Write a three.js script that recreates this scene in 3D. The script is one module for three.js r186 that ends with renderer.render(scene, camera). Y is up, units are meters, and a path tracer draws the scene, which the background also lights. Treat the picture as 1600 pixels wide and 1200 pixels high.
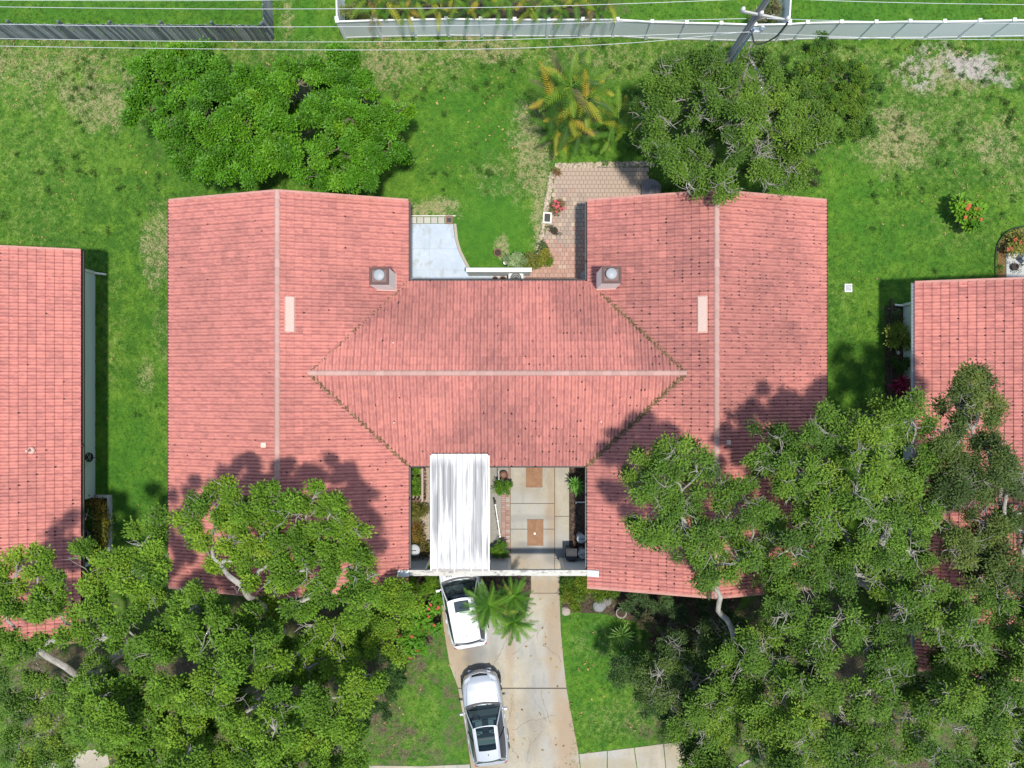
import * as THREE from 'three';
import { mergeGeometries } from 'three/addons/utils/BufferGeometryUtils.js';
import { RoundedBoxGeometry } from 'three/addons/geometries/RoundedBoxGeometry.js';

// ---------------------------------------------------------------- camera, sky, sun, exposure
const H = 34, F = 1110;                       // drone height in metres, focal length in photo pixels
const scene = new THREE.Scene();
const camera = new THREE.PerspectiveCamera(2 * Math.atan(600 / F) * 180 / Math.PI, 4 / 3, 0.1, 900);
camera.position.set(0, H, 0); camera.up.set(0, 0, -1); camera.lookAt(0, 0, 0);
const renderer = new THREE.WebGLRenderer({ antialias: true });
renderer.toneMapping = THREE.LinearToneMapping;
renderer.toneMappingExposure = 1.27;
renderer.shadowMap.enabled = true;

let seed = 7;
function rnd() { seed = (seed + 0x6D2B79F5) | 0; let t = Math.imul(seed ^ (seed >>> 15), 1 | seed); t = (t + Math.imul(t ^ (t >>> 7), 61 | t)) ^ t; return ((t ^ (t >>> 14)) >>> 0) / 4294967296; }
const rr = (a, b) => a + (b - a) * rnd();
const reseed = s => { seed = s * 7919 + 13; };
function hash(x, y) { let h = Math.imul(x | 0, 374761393) + Math.imul(y | 0, 668265263); h = Math.imul(h ^ (h >>> 13), 1274126177); return ((h ^ (h >>> 16)) >>> 0) / 4294967296; }
function vn(x, y) { const i = Math.floor(x), j = Math.floor(y); let a = x - i, b = y - j; a = a * a * (3 - 2 * a); b = b * b * (3 - 2 * b);
  const p = hash(i, j), q = hash(i + 1, j), r = hash(i, j + 1), s = hash(i + 1, j + 1); return p + (q - p) * a + (r - p) * b + (p - q - r + s) * a * b; }
function fbm(x, y, o = 4) { let s = 0, a = 0.5, n = 0; for (let k = 0; k < o; k++) { s += a * vn(x, y); n += a; a *= 0.5; x = x * 2.03 + 17.1; y = y * 2.03 + 5.7; } return s / n; }
const clamp = (x, a = 0, b = 1) => Math.min(b, Math.max(a, x));
const sst = (a, b, x) => { const t = clamp((x - a) / (b - a)); return t * t * (3 - 2 * t); };
const mix3 = (a, b, t) => [a[0] + (b[0] - a[0]) * t, a[1] + (b[1] - a[1]) * t, a[2] + (b[2] - a[2]) * t];

// sky: pale summer blue with thin broken cloud
{
  const w = 256, h = 128, d = new Float32Array(w * h * 4);
  for (let j = 0; j < h; j++) for (let i = 0; i < w; i++) {
    const el = ((j + 0.5) / h - 0.5) * Math.PI, az = (i / w) * 2 * Math.PI, up = Math.max(0, Math.sin(el));
    let c = mix3([0.62, 0.70, 0.78], [0.24, 0.40, 0.70], Math.pow(up, 0.55));
    const cx = Math.cos(az) / (up + 0.25), cy = Math.sin(az) / (up + 0.25);
    const cl = sst(0.45, 0.72, fbm(cx * 1.3 + 9, cy * 1.3 + 4, 4));
    c = mix3(c, [0.86, 0.88, 0.9], cl * 0.6);
    const k = 0.98; const o = (j * w + i) * 4;
    if (el < 0) c = [0.2, 0.25, 0.15];
    d[o] = c[0] * k; d[o + 1] = c[1] * k; d[o + 2] = c[2] * k; d[o + 3] = 1;
  }
  const t = new THREE.DataTexture(d, w, h, THREE.RGBAFormat, THREE.FloatType);
  t.mapping = THREE.EquirectangularReflectionMapping; t.magFilter = THREE.LinearFilter; t.minFilter = THREE.LinearFilter; t.needsUpdate = true;
  scene.background = t; scene.environment = t;
}
const sun = new THREE.DirectionalLight(new THREE.Color().setRGB(1, 0.955, 0.87), 3.9);
sun.position.set(6.6, 60, 10.4); sun.target.position.set(0, 0, 0); sun.castShadow = true; sun.shadow.radius = 6;
sun.shadow.mapSize.set(4096, 4096);
Object.assign(sun.shadow.camera, { left: -32, right: 32, top: 26, bottom: -26, near: 1, far: 120 });
scene.add(sun, sun.target);

// ---------------------------------------------------------------- helpers
const V = (x, y, z) => new THREE.Vector3(x, y, z);
const wx = (px, h = 0) => (px - 800) * (H - h) / F, wz = (py, h = 0) => (py - 600) * (H - h) / F;
const P = (px, py, h = 0) => V(wx(px, h), h, wz(py, h));          // the place at height h that the photo shows at (px, py)
const used = {};
function numbered(n) { const k = used[n] = (used[n] ?? -1) + 1; return k ? n + '_' + String(k).padStart(3, '0') : n; }
function std(c, roughness = 0.85, o = {}) { return new THREE.MeshStandardMaterial({ color: new THREE.Color().setRGB(...c), roughness, side: THREE.DoubleSide, ...o }); }
function phys(c, roughness = 0.5, o = {}) { return new THREE.MeshPhysicalMaterial({ color: new THREE.Color().setRGB(...c), roughness, side: THREE.DoubleSide, ...o }); }
function clean(g) { g = g.index ? g.toNonIndexed() : g; for (const k of Object.keys(g.attributes)) if (!['position', 'normal', 'uv'].includes(k)) g.deleteAttribute(k);
  if (!g.attributes.uv) g.setAttribute('uv', new THREE.BufferAttribute(new Float32Array(g.attributes.position.count * 2), 2)); if (!g.attributes.normal) g.computeVertexNormals(); g.morphAttributes = {}; return g; }
function merge(list) { return list.length === 1 ? list[0] : mergeGeometries(list.map(clean), false); }
function obj(name, geo, mat, parent = scene) {
  const m = new THREE.Mesh(Array.isArray(geo) ? merge(geo) : geo, mat); m.name = parent === scene ? numbered(name) : name; parent.add(m); return m;
}
function tag(o, label, category, group, kind) { o.userData.label = label; o.userData.category = category; if (group) o.userData.group = group; if (kind) o.userData.kind = kind; return o; }
function thing(name, label, category, pos = [0, 0, 0], turn = 0, group) { const g = new THREE.Group(); g.name = numbered(name); scene.add(g); g.position.set(...(pos.isVector3 ? pos.toArray() : pos)); g.rotation.y = turn; return tag(g, label, category, group); }
function struct(name, geo, mat, label, category) { const m = obj(name, geo, mat); m.userData.kind = 'structure'; m.userData.label = label; m.userData.category = category; return m; }
const bx = (w, h, d, x = 0, y = 0, z = 0) => new THREE.BoxGeometry(w, h, d).translate(x, y, z);
const rbx = (w, h, d, r, x = 0, y = 0, z = 0, s = 2) => new RoundedBoxGeometry(w, h, d, s, r).translate(x, y, z);
const cyl = (r1, r2, h, n = 16, x = 0, y = 0, z = 0) => new THREE.CylinderGeometry(r1, r2, h, n).translate(x, y, z);
const lathe = (pts, n = 20) => new THREE.LatheGeometry(pts.map(p => new THREE.Vector2(p[0], p[1])), n);
const Yax = V(0, 1, 0);
function bar(a, b, r, n = 8, r2 = r) { const d = b.clone().sub(a), g = new THREE.CylinderGeometry(r2, r, d.length(), n); g.applyQuaternion(new THREE.Quaternion().setFromUnitVectors(Yax, d.clone().normalize())); return g.translate((a.x + b.x) / 2, (a.y + b.y) / 2, (a.z + b.z) / 2); }
function tube(pts, r, seg = 24, n = 5) { return new THREE.TubeGeometry(new THREE.CatmullRomCurve3(pts), seg, r, n); }
// a flat slab with the outline given in photo pixels at ground level; uv in metres
function slab(pix, y0, y1, sc = 1) {
  const s = new THREE.Shape(pix.map(([a, b]) => new THREE.Vector2(wx(a), -wz(b))));
  const g = new THREE.ExtrudeGeometry(s, { depth: y1 - y0, bevelEnabled: false, curveSegments: 12 }); g.rotateX(-Math.PI / 2); g.translate(0, y0, 0); return g;
}
// textures
function dtex(w, h, fn, srgb = true, rep) {
  const d = new Uint8Array(w * h * 4);
  for (let j = 0; j < h; j++) for (let i = 0; i < w; i++) { const c = fn(i / w, j / h, i, j), o = (j * w + i) * 4; for (let k = 0; k < 3; k++) { let v = clamp(c[k]); if (srgb) v = v <= 0.0031308 ? v * 12.92 : 1.055 * Math.pow(v, 1 / 2.4) - 0.055; d[o + k] = v * 255; } d[o + 3] = 255; }
  const t = new THREE.DataTexture(d, w, h); t.wrapS = t.wrapT = THREE.RepeatWrapping; t.magFilter = THREE.LinearFilter; t.minFilter = THREE.LinearMipmapLinearFilter; t.generateMipmaps = true; t.anisotropy = 8;
  if (srgb) t.colorSpace = THREE.SRGBColorSpace; if (rep) t.repeat.set(...rep); t.needsUpdate = true; return t;
}
const grey = v => [v, v, v];
function tfbm(u, v, n, o = 4) { // tileable
  const a = fbm(u * n, v * n, o), b = fbm((u - 1) * n, v * n, o), c = fbm(u * n, (v - 1) * n, o), d = fbm((u - 1) * n, (v - 1) * n, o);
  const x = sst(0.7, 1, u), y = sst(0.7, 1, v); return (a * (1 - x) + b * x) * (1 - y) + (c * (1 - x) + d * x) * y;
}
const grainTex = dtex(256, 256, (u, v) => grey(0.55 + 0.9 * (tfbm(u, v, 24, 4) - 0.28)), false);
const speckTex = dtex(256, 256, (u, v, i, j) => grey(0.8 + 0.22 * tfbm(u, v, 20, 4) - 0.1 * hash(i, j)), true);
const stuccoTex = dtex(256, 256, (u, v, i, j) => grey(0.86 + 0.14 * tfbm(u, v, 12, 5)), true, [0.5, 0.5]);
const barkTex = dtex(256, 256, (u, v) => { const n = tfbm(u, v, 9, 5), k = fbm(u * 30, v * 6, 3); return mix3([0.30, 0.28, 0.25], [0.62, 0.60, 0.56], clamp(n * 0.9 + k * 0.5 - 0.25)); }, true);
const soilTex = dtex(512, 512, (u, v, i, j) => { const n = tfbm(u, v, 40, 3), k = hash(i >> 1, j >> 1); return mix3([0.035, 0.022, 0.016], [0.20, 0.13, 0.085], clamp((n - 0.35) * 1.6) * (0.4 + 0.6 * k)); }, true, [0.35, 0.35]);
const woodTex = dtex(128, 256, (u, v) => { const k = fbm(u * 22, v * 3, 4); return mix3([0.10, 0.11, 0.12], [0.36, 0.38, 0.40], clamp(k * 1.5 - 0.3)); }, true);
const M = {
  stucco: std([0.64, 0.71, 0.65], 0.9, { map: stuccoTex, bumpMap: grainTex, bumpScale: 0.004 }),
  white: std([0.70, 0.70, 0.68], 0.6), cream: std([0.72, 0.68, 0.58], 0.75), vinyl: phys([0.76, 0.80, 0.84], 0.42), soffit: std([0.55, 0.5, 0.44], 0.9),
  gutter: std([0.055, 0.04, 0.04], 0.55), black: std([0.012, 0.012, 0.014], 0.5), rubber: std([0.02, 0.02, 0.02], 0.9), dark: std([0.04, 0.04, 0.045], 0.6),
  bark: std([0.78, 0.76, 0.72], 0.95, { map: barkTex, bumpMap: grainTex, bumpScale: 0.02 }), barkBrown: std([0.42, 0.34, 0.26], 0.95, { map: barkTex, bumpMap: grainTex, bumpScale: 0.02 }),
  soil: std([1, 1, 1], 1, { map: soilTex, bumpMap: grainTex, bumpScale: 0.03 }), steel: std([0.5, 0.52, 0.53], 0.4, { metalness: 0.7 }), galv: std([0.55, 0.57, 0.58], 0.45, { metalness: 0.4 }),
  terracotta: std([0.30, 0.12, 0.07], 0.85), brownwood: std([0.12, 0.055, 0.035], 0.8), glass: phys([0.04, 0.055, 0.06], 0.08), clay2: std([0.2, 0.11, 0.07], 0.8),
  weathered: std([1, 1, 1], 0.95, { map: woodTex, bumpMap: grainTex, bumpScale: 0.004 }), stone: std([0.36, 0.32, 0.27], 0.95, { bumpMap: grainTex, bumpScale: 0.03 }),
};

// ---------------------------------------------------------------- ground
// patches of straw, sand and lush grass, in photo pixels at ground level: x, y, rx, ry, kind, strength
const PATCH = [
  [400, 85, 420, 26, 'dry', 0.45], [1000, 85, 320, 28, 'dry', 0.5], [1460, 160, 190, 110, 'dry', 0.42], [60, 230, 120, 90, 'dry', 0.3],
  [90, 105, 150, 45, 'dry', 0.8], [150, 160, 60, 45, 'dry', 0.9], [60, 150, 60, 45, 'dry', 0.55], [230, 100, 40, 30, 'dry', 0.4], [330, 78, 110, 14, 'dry', 0.35], [450, 30, 12, 40, 'dry', 0.7],
  [620, 95, 90, 40, 'dry', 0.75], [760, 75, 90, 22, 'dry', 0.8], [700, 110, 40, 30, 'dry', 0.5], [930, 95, 120, 35, 'dry', 0.6], [830, 240, 30, 80, 'dry', 0.75], [845, 330, 16, 110, 'dry', 0.9], [780, 275, 40, 30, 'dry', 0.5],
  [675, 325, 40, 20, 'dry', 0.95], [783, 385, 10, 18, 'dry', 0.9], [1390, 225, 55, 50, 'dry', 0.95], [1340, 150, 50, 30, 'dry', 0.35], [1480, 115, 95, 35, 'dry', 0.8], [1510, 102, 36, 20, 'sand', 0.8], [1450, 105, 45, 32, 'sand', 0.45], [1435, 120, 26, 16, 'sand', 0.6], [1560, 125, 30, 14, 'sand', 0.6], [1460, 75, 25, 10, 'sand', 0.4],
  [1560, 220, 50, 45, 'dry', 0.7], [1480, 210, 40, 22, 'dry', 0.5], [1590, 290, 30, 40, 'dry', 0.5], [1340, 95, 80, 25, 'dry', 0.5], [245, 385, 22, 60, 'dry', 0.75], [228, 585, 14, 30, 'dry', 0.6], [255, 520, 16, 50, 'dry', 0.5], [175, 520, 20, 90, 'dry', 0.35], [60, 350, 60, 40, 'dry', 0.3],
  [1310, 480, 30, 40, 'dry', 0.3], [1500, 365, 60, 30, 'dry', 0.3], [930, 1010, 40, 26, 'dry', 0.35], [960, 1120, 60, 30, 'dry', 0.45], [1010, 1080, 40, 40, 'dry', 0.3], [660, 1080, 30, 60, 'dry', 0.25], [640, 1150, 50, 30, 'dry', 0.35], [270, 930, 20, 20, 'dry', 0.7],
  [730, 190, 80, 60, 'lush', 0.5], [770, 350, 60, 60, 'lush', 0.75], [725, 310, 60, 40, 'lush', 0.3], [190, 720, 40, 80, 'lush', 0.6], [480, 20, 40, 40, 'lush', 0.8], [1330, 300, 60, 70, 'lush', 0.7], [1400, 380, 100, 50, 'lush', 0.4], [1400, 25, 240, 30, 'lush', 0.8], [1050, 20, 110, 25, 'lush', 0.5], [200, 25, 220, 25, 'lush', 0.5], [690, 1100, 30, 80, 'lush', 0.4], [910, 1050, 40, 60, 'lush', 0.5],
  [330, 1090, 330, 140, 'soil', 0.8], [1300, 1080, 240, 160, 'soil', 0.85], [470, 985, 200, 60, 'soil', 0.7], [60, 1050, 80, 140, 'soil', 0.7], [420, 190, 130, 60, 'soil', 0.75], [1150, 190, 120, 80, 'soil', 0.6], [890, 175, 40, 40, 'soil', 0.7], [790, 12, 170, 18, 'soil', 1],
];
function lawn(gx, gy, fine) {
  const n1 = fbm(gx * 0.012, gy * 0.012, 4), n2 = fbm(gx * 0.05 + 40, gy * 0.05, 4), n3 = fbm(gx * 0.17, gy * 0.17 + 9, 3), n4 = fine;
  let dry = 0, sand = 0, lush = 0, soil = 0;
  for (const [x, y, a, b, k, s] of PATCH) { const q = ((gx - x) / a) ** 2 + ((gy - y) / b) ** 2; if (q > 3) continue; const w = s * (1 - sst(-0.2, 2.4, q + (n2 - 0.5) * 2.8 + (n1 - 0.5) * 1.5));
    if (k === 'dry') dry = Math.max(dry, w); else if (k === 'sand') sand = Math.max(sand, w); else if (k === 'lush') lush = Math.max(lush, w); else soil = Math.max(soil, w); }
  let c = mix3([0.030, 0.104, 0.004], [0.122, 0.232, 0.015], clamp(0.1 + n1 * 0.5 + (n2 - 0.5) * 0.8 + (n3 - 0.5) * 0.8 + (n4 - 0.5) * 1.0));
  c = mix3(c, [0.045, 0.165, 0.007], lush * 0.65 * (0.6 + 0.8 * n3));
  dry = clamp(dry + sst(0.60, 0.78, n2) * 0.12);
  const g = clamp((n3 * 0.8 + n4 * 0.75 + n2 * 0.4 - 1.22 + dry * 0.62) * 2.2);
  c = mix3(c, mix3([0.17, 0.165, 0.055], [0.40, 0.32, 0.19], n4), g * Math.min(1, dry * 1.5) * 0.85);
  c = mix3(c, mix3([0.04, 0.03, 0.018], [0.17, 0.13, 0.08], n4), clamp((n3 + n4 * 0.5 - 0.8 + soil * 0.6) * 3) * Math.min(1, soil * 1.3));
  if (sand > 0) c = mix3(c, mix3([0.24, 0.21, 0.17], [0.46, 0.43, 0.385], n4), clamp((n3 + n4 * 0.4 - 0.85 + sand * 0.62) * 5) * Math.min(1, sand * 1.3));
  return c;
}
const GW = 56, GD = 42;
{
  const w = 2048, h = 1536;
  const t = dtex(w, h, (u, v, i, j) => lawn(800 + (u - 0.5) * GW * F / H, 600 + (0.5 - v) * GD * F / H, 0.55 * hash(i, j) + 0.45 * hash((i >> 1) + 77, (j >> 1))), true);
  const b = dtex(512, 512, (u, v, i, j) => grey(0.5 * tfbm(u, v, 64, 2) + 0.5 * hash(i, j)), false, [12, 9]);
  const g = new THREE.PlaneGeometry(GW * 11, GD * 11, 1, 1); g.rotateX(-Math.PI / 2);
  const uv = g.attributes.uv; for (let i = 0; i < 4; i++) uv.setXY(i, (uv.getX(i) - 0.5) * 11 + 0.5, (uv.getY(i) - 0.5) * 11 + 0.5);
  struct('ground', g, std([1, 1, 1], 1, { map: t, bumpMap: b, bumpScale: 0.035 }), 'green lawn with dry straw patches around the houses', 'lawn');
}
// concrete
function crackMap() { // cracks as wandering lines in metres over the driveway
  const segs = []; reseed(5);
  const walk = (px, py, a, n, step) => { let x = px, y = py; for (let k = 0; k < n; k++) { const x2 = x + Math.cos(a) * step, y2 = y + Math.sin(a) * step; segs.push([x, y, x2, y2]); x = x2; y = y2; a += rr(-0.6, 0.6); } };
  walk(800, 1022, -0.4, 8, 6); walk(848, 1008, 0.4, 5, 8); walk(840, 1000, 4.5, 5, 6); walk(797, 960, 1.5, 22, 6); walk(845, 1078, 1.5, 9, 6); walk(800, 1140, -0.1, 12, 6); walk(822, 1190, -1.3, 8, 5); walk(830, 1160, -0.4, 8, 5); walk(705, 1000, 0.1, 8, 6); walk(712, 1050, 1.7, 6, 6); walk(725, 1045, -0.2, 6, 6); walk(880, 1020, 1.6, 8, 7); walk(840, 1100, 1.2, 6, 5);
  walk(800, 1085, 1.6, 18, 6); walk(790, 1100, 1.3, 10, 6);
  return segs;
}
const CR = crackMap();
function concreteColor(gx, gy, i, j, segs) {
  const n = fbm(gx * 0.03, gy * 0.03, 5), m = fbm(gx * 0.12 + 3, gy * 0.05, 4), s = fbm(gx * 0.5, gy * 0.5, 3), k = hash(i, j);
  let c = mix3([0.30, 0.255, 0.19], [0.43, 0.385, 0.30], clamp(n * 1.3 - 0.2 + (s - 0.5) * 0.5)); c = mix3(c, [0.345, 0.335, 0.305], sst(0.45, 0.7, fbm(gx * 0.02 + 8, gy * 0.014, 4)) * 0.7);
  c = mix3(c, [0.24, 0.24, 0.23], sst(0.55, 0.75, m) * 0.45 * s * 1.6);
  return c.map(x => x * (0.9 + 0.14 * k));
}
const rust = (gx, gy, x, y, a, b, s) => { const q = ((gx - x) / a) ** 2 + ((gy - y) / b) ** 2; return q > 2.5 ? 0 : s * (1 - sst(0.05, 2, q + (fbm(gx * 0.06, gy * 0.06, 4) - 0.5) * 1.6)); };
function boundsTex(pix, w, h, fn, pad = 0) { // texture + uv over the pixel bounds of a slab
  const xs = pix.map(p => p[0]), ys = pix.map(p => p[1]), x0 = Math.min(...xs), x1 = Math.max(...xs), y0 = Math.min(...ys), y1 = Math.max(...ys);
  const t = dtex(w, h, (u, v, i, j) => fn(x0 + u * (x1 - x0), y1 - v * (y1 - y0), i, j)); t.wrapS = t.wrapT = THREE.ClampToEdgeWrapping;
  const fix = g => { const p = g.attributes.position, uv = g.attributes.uv, f = F / H; for (let i = 0; i < p.count; i++) uv.setXY(i, (800 + p.getX(i) * f - x0) / (x1 - x0), (y1 - (600 + p.getZ(i) * f)) / (y1 - y0)); return g; };
  return [t, fix];
}
function segDist(gx, gy, segs) { let d = 99; for (const [a, b, c, e] of segs) { const ux = c - a, uy = e - b, t = clamp(((gx - a) * ux + (gy - b) * uy) / (ux * ux + uy * uy)); const q = Math.hypot(gx - a - ux * t, gy - b - uy * t); if (q < d) d = q; } return d; }
{
  // drive: separate poured bays with real joints between them
  const all = [[685, 725], [910, 1215]];
  const [t, fix] = boundsTex(all, 1024, 2048, (gx, gy, i, j) => {
    let c = concreteColor(gx, gy, i, j);
    const o = Math.max(rust(gx, gy, 865, 1000, 14, 70, 0.8), rust(gx, gy, 885, 1140, 22, 75, 1), rust(gx, gy, 797, 1010, 7, 60, 0.7), rust(gx, gy, 715, 1010, 26, 55, 0.8), rust(gx, gy, 745, 1185, 18, 50, 0.8), rust(gx, gy, 862, 800, 9, 60, 0.9), rust(gx, gy, 850, 915, 26, 14, 0.7), rust(gx, gy, 866, 960, 10, 40, 0.5), rust(gx, gy, 700, 930, 12, 60, 0.9), rust(gx, gy, 800, 1120, 5, 50, 0.5), rust(gx, gy, 835, 880, 40, 14, 0.4));
    c = mix3(c, [0.31, 0.205, 0.11], o * 0.68);
    const k = Math.max(rust(gx, gy, 742, 1020, 18, 26, 0.7), rust(gx, gy, 815, 860, 22, 12, 0.6), rust(gx, gy, 868, 862, 20, 16, 0.7), rust(gx, gy, 826, 810, 40, 6, 0.35), rust(gx, gy, 770, 1040, 8, 40, 0.35), rust(gx, gy, 835, 1100, 20, 60, 0.25));
    c = mix3(c, [0.13, 0.13, 0.125], k * 0.8);
    if (gy > 940) { const d = segDist(gx + (fbm(gx * .3, gy * .3, 2) - .5) * 3, gy, CR); c = mix3(c, [0.11, 0.095, 0.07], (1 - sst(0.2, 0.8, d)) * 0.5 * (0.4 + fbm(gx * 0.2, gy * 0.2, 2))); }
    return c;
  });
  const mat = std([1, 1, 1], 0.92, { map: t, bumpMap: grainTex, bumpScale: 0.003 });
  const bays = [
    [[798, 725], [866, 725], [866, 786], [798, 786]], [[798, 787], [866, 787], [866, 826], [798, 826]], [[798, 827], [866, 827], [866, 896], [798, 896]],
    [[867, 725], [889, 725], [889, 806], [867, 806]], [[867, 807], [889, 807], [889, 872], [867, 872]], [[867, 873], [876, 873], [876, 896], [867, 896]],
    [[672, 725], [768, 725], [768, 896], [672, 896]],
    [[830, 897], [874, 897], [874, 926], [830, 926]],
    [[690, 897], [829, 897], [829, 927], [874, 927], [876, 985], [880, 1030], [885, 1074], [716, 1074], [703, 1040], [694, 985], [690, 950]],
    [[716, 1076], [885, 1076], [903, 1172], [908, 1215], [738, 1215], [730, 1150]],
  ];
  const g = new THREE.Group(); g.name = 'driveway'; g.userData = { kind: 'structure', label: 'cracked rust stained concrete driveway leading into the courtyard', category: 'driveway' }; scene.add(g);
  obj('joint_filler', [slab([[798, 725], [889, 725], [889, 872], [876, 873], [876, 896], [798, 896]], -0.12, 0.012), slab([[690, 896], [874, 896], [876, 985], [885, 1075], [903, 1172], [907, 1215], [738, 1215], [716, 1075], [694, 985]], -0.13, 0.0125)], std([0.10, 0.085, 0.065], 1), g);
  bays.forEach((b, i) => obj('concrete_bay', fix(slab(b, -0.1, 0.03 + (i % 3) * 0.0015)), mat, g));
  const swMat = boundsTex([[0, 1140], [1100, 1215]], 1024, 128, (gx, gy, i, j) => mix3(concreteColor(gx, gy, i, j), [0.3, 0.25, 0.15], rust(gx, gy, 950, 1195, 60, 10, 0.5) + rust(gx, gy, 1070, 1170, 30, 30, 0.6)));
  const m2 = std([1, 1, 1], 0.92, { map: swMat[0], bumpMap: grainTex, bumpScale: 0.003 });
  const sw = new THREE.Group(); sw.name = 'sidewalk'; sw.userData = { kind: 'structure', label: 'pale concrete sidewalk slabs along the street edge of the lawns', category: 'sidewalk' }; scene.add(sw);
  const lines = [[[905, 1178], [948, 1173], [948, 1215], [909, 1215]], [[949.5, 1173], [990, 1168], [996, 1210], [949.5, 1213]], [[991.5, 1168], [1036, 1162], [1040, 1205], [997, 1209]], [[1037.5, 1162], [1080, 1155], [1086, 1196], [1041, 1204]], [[1081.5, 1155], [1125, 1146], [1131, 1190], [1087, 1196]],
    [[530, 1192], [585, 1196], [660, 1197], [734, 1194], [736, 1230], [530, 1230]], [[55, 1196], [94, 1181], [94, 1222], [60, 1222]], [[95.5, 1180], [166, 1167], [172, 1196], [95.5, 1222]]];
  lines.forEach(b => obj('sidewalk_slab', swMat[1](slab(b, -0.1, 0.025)), m2, sw));
}
// blue-white patio, stepping stones
{
  const pts = [[640, 350], [708, 350], [711, 375], [716, 392], [724, 408], [731, 422], [733, 426], [796, 426], [796, 444], [640, 444]];
  const [t, fix] = boundsTex(pts, 512, 512, (gx, gy, i, j) => { const n = fbm(gx * 0.06, gy * 0.06, 5), k = fbm(gx * .4, gy * .4, 3); const c = mix3([0.36, 0.41, 0.47], [0.46, 0.51, 0.57], clamp(n * 1.2 - 0.1 + (k - .5) * .6)); const d = Math.min(Math.abs(gx - 671), Math.abs(gy - 422), Math.abs(gy - 389)); const st = sst(0.56, 0.74, fbm(gx * 0.11 + 5, gy * 0.08, 4)); const c2 = mix3(c, [0.30, 0.31, 0.30], st * 0.5); return mix3(c2, [0.30, 0.35, 0.40], (1 - sst(0.2, 0.7, d)) * 0.55); });
  struct('concrete_patio', fix(slab(pts, -0.1, 0.05)), std([1, 1, 1], 0.8, { map: t }), 'pale blue painted concrete patio with a curved edge', 'patio');
  struct('patio_kerb', slab([[709, 350], [713, 350], [716, 375], [721, 392], [729, 408], [736, 421], [731.5, 421.5], [724.5, 408], [716.5, 392], [711.5, 375]], -0.1, 0.06), std([0.42, 0.36, 0.28], 0.95, { map: speckTex }), 'thin tan kerb curving round the pale blue patio', 'kerb');
  const g = new THREE.Group(); g.name = 'stepping_stone_row'; g.userData = { kind: 'structure', label: 'row of square pale stepping stones along the blue patio', category: 'path' }; scene.add(g);
  for (let k = 0; k < 6; k++) { const s = 0.9 + 0.12 * rnd(); obj('stepping_stone', rbx(0.30, 0.06, 0.30, 0.012, wx(646 + k * 10.9), 0.03, wz(344.5)), std([0.50 * s, 0.47 * s, 0.40 * s], 0.95, { map: speckTex }), g); }
  obj('edging_strip', bx(wx(712) - wx(640), 0.06, 0.05, wx(676), 0.03, wz(337.5)), std([0.55, 0.52, 0.46], 0.9), g);
}
// paver patio: each paver a block
{
  reseed(11);
  const poly = [[866, 275], [874, 265], [1012, 263], [1012, 325], [940, 325], [940, 442], [797, 442], [797, 427], [832, 424], [846, 400], [850, 370], [862, 330]];
  const inside = (x, y, q) => { let c = false; for (let i = 0, j = q.length - 1; i < q.length; j = i++) if ((q[i][1] > y) !== (q[j][1] > y) && x < (q[j][0] - q[i][0]) * (y - q[i][1]) / (q[j][1] - q[i][1]) + q[i][0]) c = !c; return c; };
  globalThis.__inside = inside;
  const base = struct('paver_patio', slab(poly, -0.1, 0.022), std([0.27, 0.20, 0.155], 1), 'tan and pink block paved patio beside the right wing', 'patio');
  const cell = 6.6, list = [];
  for (let j = 0; j < 28; j++) for (let i = 0; i < 36; i++) {
    const big = hash(i + 3, j + 9) < 0.0; const gx = 796 + (i + 0.5 + (j % 2) * 0.5) * cell, gy = 262 + (j + 0.5) * cell; if (!inside(gx, gy, poly)) continue;
    const t = hash(i, j), p = sst(320, 420, gy + (fbm(gx * .05, gy * .05) - .5) * 80);
    list.push([gx, gy, t, p]);
  }
  const geo = rbx(cell * H / F - 0.012, 0.05, cell * H / F - 0.012, 0.006, 0, 0, 0, 1);
  const mats = []; for (let k = 0; k < 10; k++) { const t = k % 5, p = k >= 5; const c = p ? [[0.47, 0.275, 0.21], [0.51, 0.315, 0.245], [0.46, 0.285, 0.225], [0.53, 0.36, 0.275], [0.43, 0.25, 0.195]][t] : [[0.39, 0.29, 0.225], [0.43, 0.325, 0.25], [0.36, 0.275, 0.225], [0.52, 0.40, 0.28], [0.43, 0.29, 0.22]][t]; mats.push(std(c, 0.95, { map: speckTex })); }
  list.sort((a, b) => Math.hypot(a[0] - 800, a[1] - 600) - Math.hypot(b[0] - 800, b[1] - 600));
  const rest = [[], []];
  list.forEach(([gx, gy, t, p], i) => {
    const k = (t < 0.28 ? 0 : t < 0.55 ? 1 : t < 0.78 ? 2 : t < 0.86 ? 3 : 4) + (p > 0.5 ? 5 : 0);
    if (i < 300) { const m = obj('paver', geo, mats[k], base); m.position.set(wx(gx), 0.012 + 0.022 + hash(i, 3) * 0.004, wz(gy)); }
    else rest[0].push(geo.clone().translate(wx(gx), 0.034 + hash(i, 3) * 0.004, wz(gy)));
  });
  if (rest[0].length) { const m = obj('far_pavers', rest[0], mats[1], base); m.userData.kind = 'stuff'; }
}
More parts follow.
